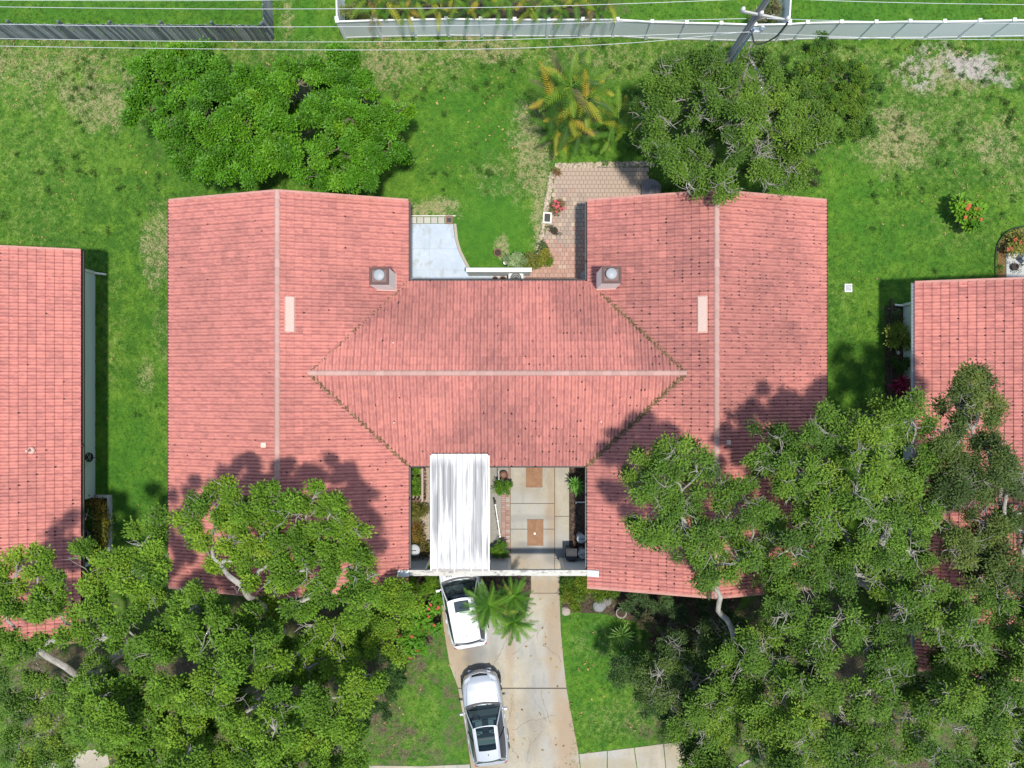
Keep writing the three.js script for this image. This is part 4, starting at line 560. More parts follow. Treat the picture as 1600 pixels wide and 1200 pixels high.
shrub('shrub', 'yellow green shrub row behind the white fence corner', 'shrub', [[545, 12, 12], [562, 15, 13], [575, 8, 12], [550, 25, 8], [570, 25, 7]], 0.8, { leaf: SPR.tuft, cols: [[0.10, 0.16, 0.03], [0.22, 0.27, 0.07], [0.32, 0.34, 0.12]], seed: 83, dens: 240 });
shrub('shrub', 'pale spiky shrub behind the fence below the utility pole', 'shrub', [[1185, 28, 10], [1200, 20, 12], [1212, 10, 11], [1210, 28, 8]], 0.7, { leaf: SPR.tuft, cols: [[0.10, 0.12, 0.04], [0.22, 0.22, 0.10], [0.35, 0.30, 0.18]], seed: 84, dens: 220 });
shrub('shrub', 'yellow and green shrub in the curved bed at the right edge', 'shrub', [[1575, 388, 7], [1590, 385, 8], [1598, 372, 9], [1585, 372, 6]], 0.4, { leaf: SPR.broad, cols: [[0.06, 0.13, 0.015], [0.2, 0.22, 0.03], [0.35, 0.3, 0.08]], seed: 85, dens: 200, flowers: { n: 5, c: [0.42, 0.10, 0.05] } });
// ---------------------------------------------------------------- palms
function frondGeo(L, leafL, n, arch, wid, sd, vee = 0.35) { // frond along +x from the origin, arching down
  reseed(sd); const pos = [], idx = [], P2 = t => V(L * (t - 0.12 * t * t * arch), L * (0.28 * t - 0.55 * arch * t * t), 0);
  const quad = (a, b, c, d) => { const o = pos.length / 3; for (const p of [a, b, c, d]) pos.push(p.x, p.y, p.z); idx.push(o, o + 1, o + 2, o, o + 2, o + 3); };
  for (let i = 0; i < 8; i++) { const a = P2(i / 8), b = P2((i + 1) / 8), w = 0.022 * (1 - i / 9); quad(a.clone().add(V(0, 0, w)), b.clone().add(V(0, 0, w * 0.9)), b.clone().add(V(0, 0, -w * 0.9)), a.clone().add(V(0, 0, -w))); }
  for (let k = 0; k < n; k++) for (const s of [-1, 1]) { const t = 0.14 + 0.86 * k / (n - 1), b = P2(t), l = leafL * Math.pow(Math.sin(Math.PI * (0.12 + 0.83 * t)), 0.7) * rr(0.85, 1.1), f = 0.65 + 0.5 * t, d = V(f, vee - 0.25 + rr(-.1, .1), s).normalize(); const m = b.clone().addScaledVector(d, l * 0.55).add(V(0, l * 0.05, 0)), e = b.clone().addScaledVector(d, l).add(V(0, -l * 0.28, 0)), w = V(wid, 0, 0); quad(b.clone().sub(w), m.clone().sub(w), m.clone().add(w), b.clone().add(w)); const o = pos.length / 3; for (const p of [m.clone().sub(w), e, m.clone().add(w)]) pos.push(p.x, p.y, p.z); idx.push(o, o + 1, o + 2); }
  const g = new THREE.BufferGeometry(); g.setAttribute('position', new THREE.Float32BufferAttribute(pos, 3)); g.setIndex(idx); g.computeVertexNormals(); return clean(g);
}
const frMat = cs => cs.map(c => phys(c, 0.5, { transmission: 0.2, thickness: 0, ior: 1.3 }));
const arecaM = frMat([[0.04, 0.11, 0.012], [0.08, 0.19, 0.016], [0.16, 0.27, 0.022], [0.33, 0.33, 0.03], [0.38, 0.29, 0.03], [0.13, 0.11, 0.06]]);
const dateM = frMat([[0.045, 0.13, 0.012], [0.08, 0.20, 0.016], [0.14, 0.28, 0.026], [0.22, 0.27, 0.04]]);
const FR = [frondGeo(1.5, 0.33, 14, 0.7, 0.027, 201), frondGeo(1.7, 0.35, 15, 0.95, 0.027, 202), frondGeo(1.35, 0.31, 13, 0.45, 0.027, 203)];
const FD = [frondGeo(1.05, 0.2, 22, 0.75, 0.011, 204), frondGeo(1.12, 0.2, 22, 0.95, 0.011, 205), frondGeo(0.95, 0.18, 20, 0.5, 0.011, 206)];
function palm(name, label, base, stems, fronds, mats, pick, o = {}) { // stems: [dx, dz, height, fronds, size]
  reseed(o.seed); const g = thing(name, label, 'palm', [base.x, 0, base.z], 0, o.group);
  for (const [dx, dz, h, n, sz] of stems) {
    obj('trunk', taper([V(dx * 0.5, -0.05, dz * 0.5), V(dx * 0.8, h * 0.5, dz * 0.8), V(dx, h, dz)], o.r ?? 0.06, (o.r ?? 0.06) * 0.8, 8), M.barkBrown, g);
    const a0 = rr(0, 6.28); for (let k = 0; k < n; k++) { const f = obj('frond', fronds[(rnd() * 3) | 0], mats[pick(rnd(), k / n)], g); f.position.set(dx, h, dz); f.rotation.order = 'YZX'; const lev = k / n; f.rotation.set(rr(-.25, .25), a0 + k * 2.399 + rr(-.2, .2), 0.85 - 1.15 * lev + rr(-.15, .15)); f.scale.setScalar(sz * rr(0.85, 1.15)); }
  }
  return g;
}
palm('areca_palm', 'clump of yellowing feathery palms on the back lawn', P(880, 190), [[0.1, -0.35, 3.1, 12, 1.05], [-0.7, 0.0, 2.6, 11, 0.95], [0.8, 0.05, 2.7, 11, 1.0], [0.15, 0.65, 2.2, 12, 0.95], [-0.3, -1.0, 2.7, 10, 0.95], [0.9, -0.8, 2.4, 10, 0.95], [-0.4, 1.0, 1.7, 10, 0.85], [0.7, 1.1, 1.6, 10, 0.8]], FR, arecaM, (r, l) => r < 0.3 ? 0 : r < 0.55 ? 1 : r < 0.72 ? 2 : r < 0.85 ? 3 : r < 0.92 ? 4 : 5, { seed: 90 });
palm('areca_palm', 'small feathery palm between the big clump and the twiggy oak', P(952, 215), [[0.15, -0.2, 1.9, 9, 0.85], [0.0, 0.35, 1.5, 8, 0.75], [0.5, 0.1, 1.6, 7, 0.8]], FR, arecaM, (r, l) => r < 0.3 ? 0 : r < 0.6 ? 1 : r < 0.85 ? 2 : 3, { seed: 91 });
{
  const where = [['leftmost', 598], ['second', 640], ['third', 690], ['fourth', 735], ['fifth', 780], ['sixth', 832], ['seventh', 880], ['rightmost', 928]];
  where.forEach(([w, px], i) => palm('areca_palm', `${w} yellow green palm in the row behind the white fence`, P(px + 4 * Math.sin(i * 7), 50 + 1.5 * Math.sin(i * 3)), [[0, -0.15, 1.75, 9, 0.62], [0.5, -0.5, 2.0, 8, 0.72], [-0.35, -0.6, 1.8, 7, 0.7]], FR, arecaM, r => r < 0.2 ? 0 : r < 0.45 ? 1 : r < 0.65 ? 2 : r < 0.8 ? 3 : r < 0.9 ? 4 : 5, { seed: 92 + i, group: 'palms behind the white fence' }));
}
palm('date_palm', 'bright green feathery palm leaning over the white car', P(770, 922), [[-0.1, 0.05, 2.2, 44, 1.2]], FD, dateM, (r) => r < 0.3 ? 0 : r < 0.65 ? 1 : r < 0.93 ? 2 : 3, { seed: 104, r: 0.07, group: 'palms in the driveway bed' });
palm('date_palm', 'feathery palm touching the beam in the driveway bed', P(802, 912), [[0.0, 0.0, 2.1, 36, 0.95]], FD, dateM, (r) => r < 0.35 ? 0 : r < 0.7 ? 1 : r < 0.9 ? 2 : 3, { seed: 105, r: 0.07, group: 'palms in the driveway bed' });
palm('date_palm', 'lowest feathery palm on the right of the driveway bed', P(800, 948), [[0.1, 0.1, 1.9, 36, 0.98]], FD, dateM, (r) => r < 0.35 ? 0 : r < 0.7 ? 1 : r < 0.95 ? 2 : 3, { seed: 106, r: 0.07, group: 'palms in the driveway bed' });
// strap leaved rosettes
function bladeGeo(L, w, arch) { const pos = [], idx = [], n = 5; for (let i = 0; i <= n; i++) { const t = i / n, ww = w * Math.sin(Math.PI * (0.18 + 0.82 * t)) * (1 - 0.0 * t), y = L * (0.5 * t - arch * t * t); pos.push(L * t * 0.9, y + ww * 0.3, -ww, L * t * 0.9, y, 0, L * t * 0.9, y + ww * 0.3, ww); } for (let i = 0; i < n; i++) for (const k of [0, 1]) { const a = i * 3 + k; idx.push(a, a + 3, a + 1, a + 1, a + 3, a + 4); } const g = new THREE.BufferGeometry(); g.setAttribute('position', new THREE.Float32BufferAttribute(pos, 3)); g.setIndex(idx); g.computeVertexNormals(); return clean(g); }
const BL = bladeGeo(0.75, 0.025, 0.35), BC = bladeGeo(0.5, 0.045, 0.45), BS = bladeGeo(0.26, 0.03, 0.5);
function rosette(name, label, category, base, heads, geo, mats, o = {}) {
  reseed(o.seed); const g = thing(name, label, category, base, 0, o.group);
  for (const [dx, dz, h, n] of heads) { if (h > 0.1) obj('stem', taper([V(dx * 0.5, -0.03, dz * 0.5), V(dx * 0.8, h / 2, dz * 0.8), V(dx, h, dz)], 0.03, 0.02, 6), M.barkBrown, g); for (let k = 0; k < n; k++) { const m = obj('leaf', geo, mats[(rnd() * mats.length) | 0], g); m.position.set(dx, h, dz); m.rotation.order = 'YZX'; m.rotation.set(0, k * 2.399, 0.9 - 1.1 * k / n + rr(-.1, .1)); m.scale.setScalar(rr(0.8, 1.15)); } }
  return g;
}
rosette('yucca', 'light green spiky rosette plant on the right front lawn edge', 'plant', P(968, 984), [[0, 0, 0.7, 46]], BL, frMat([[0.10, 0.22, 0.03], [0.14, 0.28, 0.04], [0.2, 0.32, 0.07]]), { seed: 110 });
rosette('cordyline', 'crimson leaved plant in the mulch bed by the right house', 'plant', P(1396, 600), [[0, -0.15, 0.7, 22], [0.15, 0.2, 0.6, 20], [-0.15, 0.1, 0.5, 18], [0.2, 0.5, 0.45, 16]], BC, frMat([[0.22, 0.012, 0.05], [0.35, 0.02, 0.08], [0.14, 0.01, 0.03], [0.42, 0.06, 0.12]]), { seed: 111 });
rosette('fan_plant', 'small green fan plant against the right courtyard bed', 'plant', P(897, 752), [[0.0, 0, 0.7, 26], [0.1, 0.25, 0.45, 16]], BC, frMat([[0.07, 0.19, 0.02], [0.11, 0.26, 0.03], [0.16, 0.32, 0.06]]), { seed: 112 });
// ---------------------------------------------------------------- planting beds, borders
function bed(name, pix, label, mat = M.soil, top = 0.016) { const m = struct(name, slab(pix, -0.1, top), mat, label, 'bed'); const p = m.geometry.attributes.position, uv = m.geometry.attributes.uv; for (let i = 0; i < p.count; i++) uv.setXY(i, p.getX(i), p.getZ(i)); return m; }
const gravelTex = dtex(512, 512, (u, v, i, j) => { const n = tfbm(u, v, 60, 2), k = hash(i >> 2, j >> 2); return mix3([0.20, 0.15, 0.11], [0.50, 0.43, 0.35], clamp(n * 0.6 + k * 0.7 - 0.2)); }, true, [0.5, 0.5]);
M.gravel = std([1, 1, 1], 1, { map: gravelTex, bumpMap: grainTex, bumpScale: 0.03 });
bed('courtyard_bed', [[638, 726], [671.5, 726], [671.5, 874], [638, 874]], 'gravelly planting bed left of the carport', M.gravel);
bed('courtyard_bed', [[768.5, 726], [797.5, 726], [797.5, 874], [768.5, 874]], 'grey gravel strip between carport and driveway', std([0.30, 0.28, 0.25], 1, { map: speckTex }));
bed('courtyard_bed', [[889.5, 726], [930, 726], [930, 874], [889.5, 874]], 'brown mulch bed beside the right courtyard eave');
bed('driveway_bed', [[752, 898], [829, 898], [829, 926], [820, 965], [790, 970], [770, 940]], 'mulch island under the driveway palms', M.soil, 0.036);
bed('mulch_bed', [[1382, 478], [1412, 478], [1412, 650], [1382, 650]], 'dark mulch bed along the right house wall');
bed('mulch_bed', [[145, 776], [172, 776], [172, 870], [145, 870]], 'dark bed inside the white kerb of the left house');
bed('shrub_bed', [[610, 898], [689, 898], [689, 975], [660, 1025], [610, 1040], [580, 960]], 'shady soil bed left of the driveway');
bed('shrub_bed', [[878, 898], [1000, 898], [1160, 935], [1120, 1000], [1070, 985], [985, 970], [940, 958], [878, 957]], 'soil bed under the front edge of the right wing');
bed('back_strip', [[900, 265], [921, 265], [921, 440], [906, 440]].map(p => [p[0] + 14, p[1] + 55]), 'narrow soil strip along the right wing patio wall');
bed('side_patio', [[1572, 396], [1660, 396], [1660, 452], [1572, 452]], 'pale concrete patio behind the right house', std([0.46, 0.46, 0.45], 0.9, { map: speckTex }), 0.03);
bed('curved_bed', [[1558, 452], [1558, 395], [1562, 378], [1574, 364], [1590, 357], [1640, 355], [1640, 394], [1571, 394], [1571, 452]], 'straw coloured mulch bed curving round the right patio', std([0.42, 0.30, 0.14], 1, { map: gravelTex }), 0.02);
tag(obj('bed_edging', tube([P(1556, 452, .04), P(1556, 395, .04), P(1561, 376, .04), P(1573, 362, .04), P(1590, 355, .04), P(1640, 352, .04)], 0.03, 40, 6), M.black), 'black curved edging round the bed at the right edge', 'edging');
reseed(120);
{ // border of loose tan stones round the paver patio
  const pb = new THREE.IcosahedronGeometry(0.05, 1), pts = []; const line = (a, b, n, w) => { for (let k = 0; k < n; k++) { const t = rnd(); pts.push([a[0] + (b[0] - a[0]) * t + rr(-w, w), a[1] + (b[1] - a[1]) * t + rr(-w, w)]); } };
  line([868, 259], [1020, 256], 520, 3.4); line([862, 272], [853, 330], 240, 3.5); line([850, 345], [840, 400], 120, 3);
  const im = new THREE.InstancedMesh(pb, std([1, 1, 1], 0.95), pts.length), m = new THREE.Matrix4(), q = new THREE.Quaternion(), c = new THREE.Color();
  pts.forEach(([x, y], k) => { q.setFromEuler(new THREE.Euler(rr(0, 6), rr(0, 6), rr(0, 6))); const s = rr(0.6, 1.5); m.compose(P(x, y, 0.02), q, V(s, s * 0.7, s)); im.setMatrixAt(k, m); const v = rr(0.6, 1.2); im.setColorAt(k, c.setRGB(0.44 * v, 0.36 * v, 0.26 * v)); });
  im.name = 'border_pebbles'; im.userData = { kind: 'stuff', label: 'loose tan pebbles bordering the paver patio', category: 'pebbles' }; scene.add(im);
}
{ // grass blades standing out of the lawn
  reseed(130); const g = sprig(7, 0.085, 0.007, 0.035, -0.5, 131), NB = 90000, list = []; const walks = [[[900, 1174], [1128, 1142], [1136, 1196], [905, 1222]], [[524, 1188], [740, 1190], [740, 1235], [524, 1235]], [[50, 1192], [170, 1163], [176, 1200], [60, 1226]], [[1570, 392], [1640, 392], [1640, 452], [1570, 452]]]; const no = [[265, 313, 1025, 606], [0, 385, 130, 620], [1429, 441, 171, 400], [640, 338, 80, 110], [690, 890, 200, 310], [640, 725, 280, 172]];
  for (let k = 0; k < NB; k++) { const gx = rr(-20, 1620), gy = rr(-20, 1220); if (no.some(r => gx > r[0] && gx < r[0] + r[2] && gy > r[1] && gy < r[1] + r[3])) continue; if (gx > 845 && gx < 1015 && gy > 250 && gy < 440) continue; if (walks.some(q => inPoly(gx, gy, q))) continue; list.push([gx, gy]); }
  const im = new THREE.InstancedMesh(g, std([1, 1, 1], 0.9), list.length), m = new THREE.Matrix4(), q = new THREE.Quaternion(), c = new THREE.Color();
  list.forEach(([x, y], k) => { q.setFromEuler(new THREE.Euler(rr(-.3, .3), rr(0, 6.28), rr(-.3, .3))); const s = rr(0.6, 1.3); m.compose(P(x, y, 0.0), q, V(s, s * 0.8, s)); im.setMatrixAt(k, m); const a = lawn(x, y, rnd()), v = rr(0.85, 1.35); im.setColorAt(k, c.setRGB(a[0] * v, a[1] * v, a[2] * v)); });
  im.name = 'grass'; im.userData = { kind: 'stuff', label: 'short grass blades standing out of the lawns', category: 'grass' }; scene.add(im);
}
{ // fallen leaves and low weeds on the lawns
  reseed(135); const lg = new THREE.PlaneGeometry(0.09, 0.05), pts = []; for (let k = 0; k < 2600; k++) { const near = rnd() < 0.6; const gx = rr(0, 1600), gy = near ? (rnd() < 0.5 ? rr(60, 320) : rr(880, 1200)) : rr(60, 1200); if (gx > 262 && gx < 1292 && gy > 300 && gy < 925) continue; if (gx < 135 && gy > 380 && gy < 1000) continue; if (gx > 1400 && gy > 440 && gy < 1000) continue; if (fbm(gx * 0.02, gy * 0.02, 3) < 0.48) continue; pts.push([gx, gy]); }
  const im = new THREE.InstancedMesh(lg, std([1, 1, 1], 0.9), pts.length), m = new THREE.Matrix4(), q = new THREE.Quaternion(), c = new THREE.Color();
  pts.forEach(([x, y], k) => { q.setFromEuler(new THREE.Euler(-Math.PI / 2 + rr(-.3, .3), rr(-.3, .3), rr(0, 6.28))); const s = rr(0.6, 1.3); m.compose(P(x, y, 0.062), q, V(s, s, s)); im.setMatrixAt(k, m); const a = mix3([0.16, 0.085, 0.035], [0.36, 0.27, 0.09], rnd()); im.setColorAt(k, c.setRGB(...a)); }); im.name = 'fallen_leaves'; im.userData = { kind: 'stuff', label: 'scattered dry fallen leaves on the lawns', category: 'leaves' }; scene.add(im);
  const wl = []; for (let k = 0; k < 900; k++) { const gx = rr(0, 1600), gy = rnd() < 0.7 ? rr(65, 330) : rr(330, 760); if (gx > 255 && gx < 1300 && gy > 300) continue; if (gx < 190 && gy > 380) continue; if (gx > 1370 && gy > 425) continue; if (gx > 845 && gx < 1020 && gy > 245) continue; if (fbm(gx * 0.03 + 9, gy * 0.03, 3) < 0.5) continue; wl.push({ p: P(gx, gy, 0.03), r: rr(0.07, 0.16), k: 1 }); }
  const g = new THREE.Group(); const w = leaves(g, 'weeds', wl, SPR.small, leafM, 700, [[0.03, 0.09, 0.01], [0.06, 0.15, 0.012], [0.12, 0.19, 0.02]], { flat: 0.35, size: 0.6, sub: 20 }); scene.add(w); w.userData = { kind: 'stuff', label: 'low dark green weeds dotted over the lawns', category: 'weeds' };
}
// ---------------------------------------------------------------- fences
function vinylRun(label, posts, h, capAll = true) { // posts: photo pixels of the post tops
  const g = thing('vinyl_fence', label, 'fence'), top = posts.map(([x, y]) => P(x, y, h));
  top.forEach((p, i) => { const c = obj('post', rbx(0.13, h, 0.13, 0.01, p.x, h / 2, p.z), M.vinyl, g); const k = obj('post_cap', [rbx(0.17, 0.05, 0.17, 0.012, p.x, h + 0.025, p.z), new THREE.ConeGeometry(0.11, 0.06, 4).rotateY(Math.PI / 4).translate(p.x, h + 0.08, p.z)], M.white, c); });
  for (let i = 0; i + 1 < top.length; i++) { const a = top[i], b = top[i + 1], L = Math.hypot(b.x - a.x, b.z - a.z) - 0.13, t = Math.atan2(-(b.z - a.z), b.x - a.x); const pos = V((a.x + b.x) / 2, 0, (a.z + b.z) / 2);
    const q = obj('panel', [bx(L, h - 0.22, 0.03, 0, h / 2, 0)], M.vinyl, g); q.position.copy(pos); q.rotation.y = t; obj('rail', rbx(L, 0.09, 0.07, 0.01, 0, h - 0.06, 0), M.white, q); obj('rail', rbx(L, 0.12, 0.06, 0.01, 0, 0.09, 0), M.white, q); }
  return g;
}
const FH = 1.62;
vinylRun('white vinyl privacy fence along the back of the lawn', [[527, 33], [586, 31], [643, 30], [697, 29], [751, 29.5], [804, 30], [857, 30], [911, 30], [965, 30], [1019, 33.5], [1073, 35], [1127, 36], [1180, 38], [1233, 37], [1262, 35], [1315, 34], [1369, 34], [1422, 33], [1476, 33], [1531, 32], [1585, 31], [1640, 30]], FH);
vinylRun('short white fence run going back from the left fence corner', [[526, 29], [525, -20], [524, -70]], FH);
vinylRun('white fence run going back beside the utility pole', [[1234, 33], [1237, -18], [1240, -70]], FH);
{
  const h = 1.5; const run = (label, a, b) => { reseed(140 + used.x | 0); const g = thing('wooden_fence', label, 'fence'), A = P(...a, 0), B = P(...b, 0), L = A.distanceTo(B), n = Math.round(L / 0.142), d = B.clone().sub(A).normalize(), t = Math.atan2(-d.z, d.x);
    const ms = [0, 1, 2, 3].map(k => std([[0.8, 0.85, 0.88], [1.15, 1.18, 1.2], [0.5, 0.54, 0.58], [1.4, 1.4, 1.38]][k], 0.95, { map: woodTex, bumpMap: grainTex, bumpScale: 0.004 }));
    const geo = (() => { const s = new THREE.Shape(); s.moveTo(-0.062, 0); s.lineTo(0.062, 0); s.lineTo(0.062, h - 0.03); s.lineTo(0.035, h); s.lineTo(-0.035, h); s.lineTo(-0.062, h - 0.03); s.closePath(); return new THREE.ExtrudeGeometry(s, { depth: 0.018, bevelEnabled: false }); })();
    for (let k = 0; k < n; k++) { const p = A.clone().addScaledVector(d, (k + 0.5) * L / n), m = obj('board', geo, ms[(hash(k, a[0] | 0) * 4) | 0], g); m.position.set(p.x, rr(-0.03, 0.02), p.z); m.rotation.y = t; m.rotation.x = rr(-0.012, 0.012); m.rotation.z = rr(-0.02, 0.02); }
    for (const y of [0.35, 1.15]) { const r = obj('rail', bx(L, 0.08, 0.04), ms[0], g); const c = A.clone().lerp(B, 0.5); r.position.set(c.x, y, c.z).add(V(d.z, 0, -d.x).multiplyScalar(0.03)); r.rotation.y = t; }
    for (let k = 0; k <= Math.round(L / 2.4); k++) { const p = A.clone().lerp(B, k / Math.round(L / 2.4)).add(V(d.z, 0, -d.x).multiplyScalar(0.1)); obj('post', bx(0.1, h + 0.1, 0.1, p.x, h / 2, p.z), ms[2], g); } };
  run('grey weathered board fence along the top left', [-30, 61], [427, 63.5]); run('weathered board fence turning back at its right end', [428, 62], [423, -40]);
}
// ---------------------------------------------------------------- utility pole and wires
{
  const b = P(1090, 163), g = thing('utility_pole', 'grey utility pole with a crossarm rising behind the oak', 'utility pole', [b.x, 0, b.z]);
  obj('pole', cyl(0.11, 0.16, 10.4, 14, 0, 5.2, 0), M.weathered, g);
  const arm = obj('crossarm', [bx(1.75, 0.09, 0.07, 0.2, 8.5, 0.13)], std([0.42, 0.42, 0.40], 0.85), g); arm.rotation.y = -0.2;
  for (const x of [-0.62, 0.05, 1.02]) { const i = obj('insulator', lathe([[0, 0], [0.05, 0], [0.05, 0.05], [0.09, 0.07], [0.05, 0.1], [0.08, 0.13], [0.04, 0.2], [0, 0.21]], 12), M.white, arm); i.position.set(x, 8.55, 0.13); }
  obj('arm_brace', [bar(V(0.55, 8.45, 0.1), V(0.05, 7.9, 0.05), 0.02, 6)], M.galv, g); obj('conduit', cyl(0.05, 0.05, 7.6, 10, 0.13, 3.8, 0.16), std([0.22, 0.30, 0.38], 0.5), g);
  obj('service_cable', tube([V(0.1, 7.3, 0.1), V(0.35, 7.1, 0.5), V(0.9, 7.4, 0.45), V(1.1, 8.3, 0.3)], 0.03, 20, 6), M.black, g);
  for (const [y, s] of [[9.6, 0.22], [7.2, 0.2]]) obj('bracket', [rbx(0.5, 0.12, 0.16, 0.02, s, y, 0.05), cyl(0.08, 0.08, 0.34, 12, s + 0.3, y + 0.05, 0.05)], M.galv, g);
}
{
  const wm = std([0.55, 0.57, 0.58], 0.5, { metalness: 0.2 }); const wire = (label, pts, h) => { const m = tag(obj('overhead_wire', tube(pts.map(([x, y, dh]) => P(x, y, h + (dh ?? 0))), 0.009, 80, 5), wm), label, 'wire', 'overhead wires along the back fence'); m.userData.hangs = true; return m; };
  wire('topmost overhead wire at the left picture corner', [[-60, 0, 0.3], [200, 1], [420, 0], [600, -6]], 8.8);
  wire('second overhead wire from the top, rising past the palms', [[-60, 10, 0.4], [200, 13, 0.1], [450, 14], [800, 11, 0.1], [1000, 5, 0.2], [1178, -2, 0.5]], 8.6);
  wire('overhead wire running along the top edge of the fences', [[-60, 37, 0.4], [200, 40.5, 0.1], [450, 42], [800, 38.5, 0], [1000, 33, 0.1], [1166, 29, 0.3]], 8.4);
  wire('overhead wire just below the foot of the fences', [[-60, 59, 0.4], [200, 63.5, 0.1], [450, 65.5], [700, 64], [900, 58.5], [1100, 52, 0.2], [1172, 50, 0.3]], 7.0);
  wire('lowest overhead wire crossing the back lawn', [[-60, 71, 0.4], [200, 75, 0.1], [560, 78], [800, 75.5], [1000, 66], [1160, 50, 0.3]], 6.8);
  wire('overhead wire leaving the pole along the right fence top', [[1198, 29, 0.3], [1300, 32], [1450, 35], [1660, 37]], 8.4);
  wire('overhead wire leaving the pole along the right fence foot', [[1172, 51, 0.3], [1260, 55], [1400, 60], [1660, 63]], 7.0);
  wire('overhead wire crossing the top right corner', [[1190, -4, 0.5], [1300, 1], [1450, 5], [1660, 8]], 8.8);
}
// ---------------------------------------------------------------- back yard things
{
  const z = wz(421.5, 1.5), a = wx(728, 1.5), b = wx(831, 1.5), g = thing('privacy_wall', 'short white privacy wall between the two back patios', 'wall', [(a + b) / 2, 0, z]);
  obj('wall', bx(b - a - 0.1, 1.42, 0.14, 0, 0.71), std([0.70, 0.71, 0.70], 0.9, { map: stuccoTex }), g); obj('wall_cap', rbx(b - a, 0.08, 0.2, 0.015, 0, 1.46), std([0.60, 0.60, 0.56], 0.7), g);
}
{
  const p = P(806, 435, 0.8), g = thing('air_conditioner', 'white outdoor air conditioner with round grille at the back eave', 'air conditioner', [p.x, 0, p.z]);
  obj('casing', rbx(0.72, 0.75, 0.66, 0.09, 0, 0.43), M.white, g); obj('base', bx(0.85, 0.08, 0.8, 0, 0.04), std([0.4, 0.4, 0.38], 0.95), g); const gr = obj('fan_grille', [new THREE.TorusGeometry(0.27, 0.012, 6, 28).rotateX(Math.PI / 2).translate(0, 0.82, 0), new THREE.TorusGeometry(0.19, 0.008, 6, 24).rotateX(Math.PI / 2).translate(0, 0.825, 0), new THREE.TorusGeometry(0.11, 0.008, 6, 20).rotateX(Math.PI / 2).translate(0, 0.828, 0)], M.galv, g); obj('fan_well', cyl(0.27, 0.27, 0.02, 24, 0, 0.806), M.dark, g);
}
const potShape = (r, h) => lathe([[0, 0], [r * 0.7, 0], [r * 0.95, h * 0.85], [r, h * 0.86], [r, h], [r * 0.86, h], [r * 0.82, h * 0.86], [0, h * 0.84]], 20);
function pot(label, px, py, r, h, mat, o = {}) {
  reseed(px); const g = thing('potted_plant', label, o.cat ?? 'pot', P(px, py), 0, o.group); if (o.name) g.name = numbered(o.name); obj('pot', potShape(r, h), mat, g); obj('soil', cyl(r * 0.8, r * 0.8, 0.02, 16, 0, h * 0.86), M.soil, g);
  if (o.cols) leaves(g, 'foliage', [{ p: V(0, h + r * 0.5, 0), r: o.r ?? r * 1.3 }], o.leaf ?? SPR.small, leafM, o.dens ?? 420, o.cols, { sub: 30, size: 0.8 });
  if (o.flowers) { const m = std(o.flowers, 0.8); for (let k = 0; k < 9; k++) { const f = obj('flower', flowerG, m, g); const a = k * 2.4, R = Math.sqrt(k / 9) * r * 1.4; f.position.set(Math.cos(a) * R, h + r * 1.25 - R * 0.3, Math.sin(a) * R); f.scale.setScalar(0.8); } }
  return g;
}
pot('round brown clay pot with a lighter rim on the back lawn', 778, 396, 0.20, 0.25, M.clay2, { name: 'clay_pot' });
pot('potted plant with rosy red flowers at the patio edge', 871, 326, 0.22, 0.28, M.terracotta, { cols: [[0.10, 0.14, 0.03], [0.22, 0.12, 0.06]], flowers: [0.50, 0.08, 0.10], cat: 'plant' });
pot('small dark potted plant below the drain box', 866, 362, 0.17, 0.22, M.dark, { cols: [[0.05, 0.05, 0.02], [0.10, 0.11, 0.04]], cat: 'plant', dens: 200 });
pot('green potted plant on the patio edge, third from the top', 849, 385, 0.18, 0.24, M.clay2, { cols: [[0.05, 0.10, 0.03], [0.12, 0.18, 0.06]], cat: 'plant' });
pot('bushy green and orange potted plant nearest the back eave', 852, 408, 0.22, 0.28, M.terracotta, { cols: [[0.05, 0.12, 0.015], [0.13, 0.22, 0.02], [0.30, 0.20, 0.03]], cat: 'plant', r: 0.34, leaf: SPR.broad });
rosette('bromeliad', 'brownish rosette plant at the top left patio corner', 'plant', P(867, 268), [[0, 0, 0.12, 26], [0.15, 0.1, 0.1, 14]], BS, frMat([[0.10, 0.12, 0.03], [0.18, 0.14, 0.05], [0.22, 0.10, 0.05]]), { seed: 150 });
{
  const g = thing('lantern', 'small round cream lantern beside the silvery bush', 'lantern', P(789, 412)); obj('body', lathe([[0, 0], [0.1, 0], [0.12, 0.06], [0.1, 0.2], [0.12, 0.24], [0, 0.25]], 16), M.dark, g); obj('lid', lathe([[0, 0.05], [0.07, 0.04], [0.115, 0], [0, 0]], 16), M.cream, g).position.y = 0.25;
  const r = thing('tree_ring', 'small round edging ring at the stone border', 'edging', P(945, 257)); obj('ring', new THREE.TorusGeometry(0.17, 0.035, 8, 28).rotateX(Math.PI / 2).translate(0, 0.03, 0), M.dark, r); leaves(r, 'foliage', [{ p: V(0, 0.05, 0), r: 0.14 }], SPR.small, leafM, 500, G1, { sub: 30, size: 0.6 });
}
function drain(label, px, py, w, d, tilt, frameMat) { const g = thing('drain_box', label, 'drain', P(px, py), tilt); const t = 0.07; obj('frame', [bx(w, 0.12, t, 0, 0.06, -d / 2), bx(w, 0.12, t, 0, 0.06, d / 2), bx(t, 0.12, d - t, -w / 2 + t / 2, 0.06), bx(t, 0.12, d - t, w / 2 - t / 2, 0.06)], frameMat, g); obj('pit', bx(w - 0.1, 0.05, d - 0.1, 0, 0.04), M.black, g); for (let k = 0; k < 6; k++) obj('grate_bar', bx(w - 0.12, 0.02, 0.02, 0, 0.09, -d / 2 + 0.07 + k * (d - 0.14) / 5), M.dark, g); return g; }
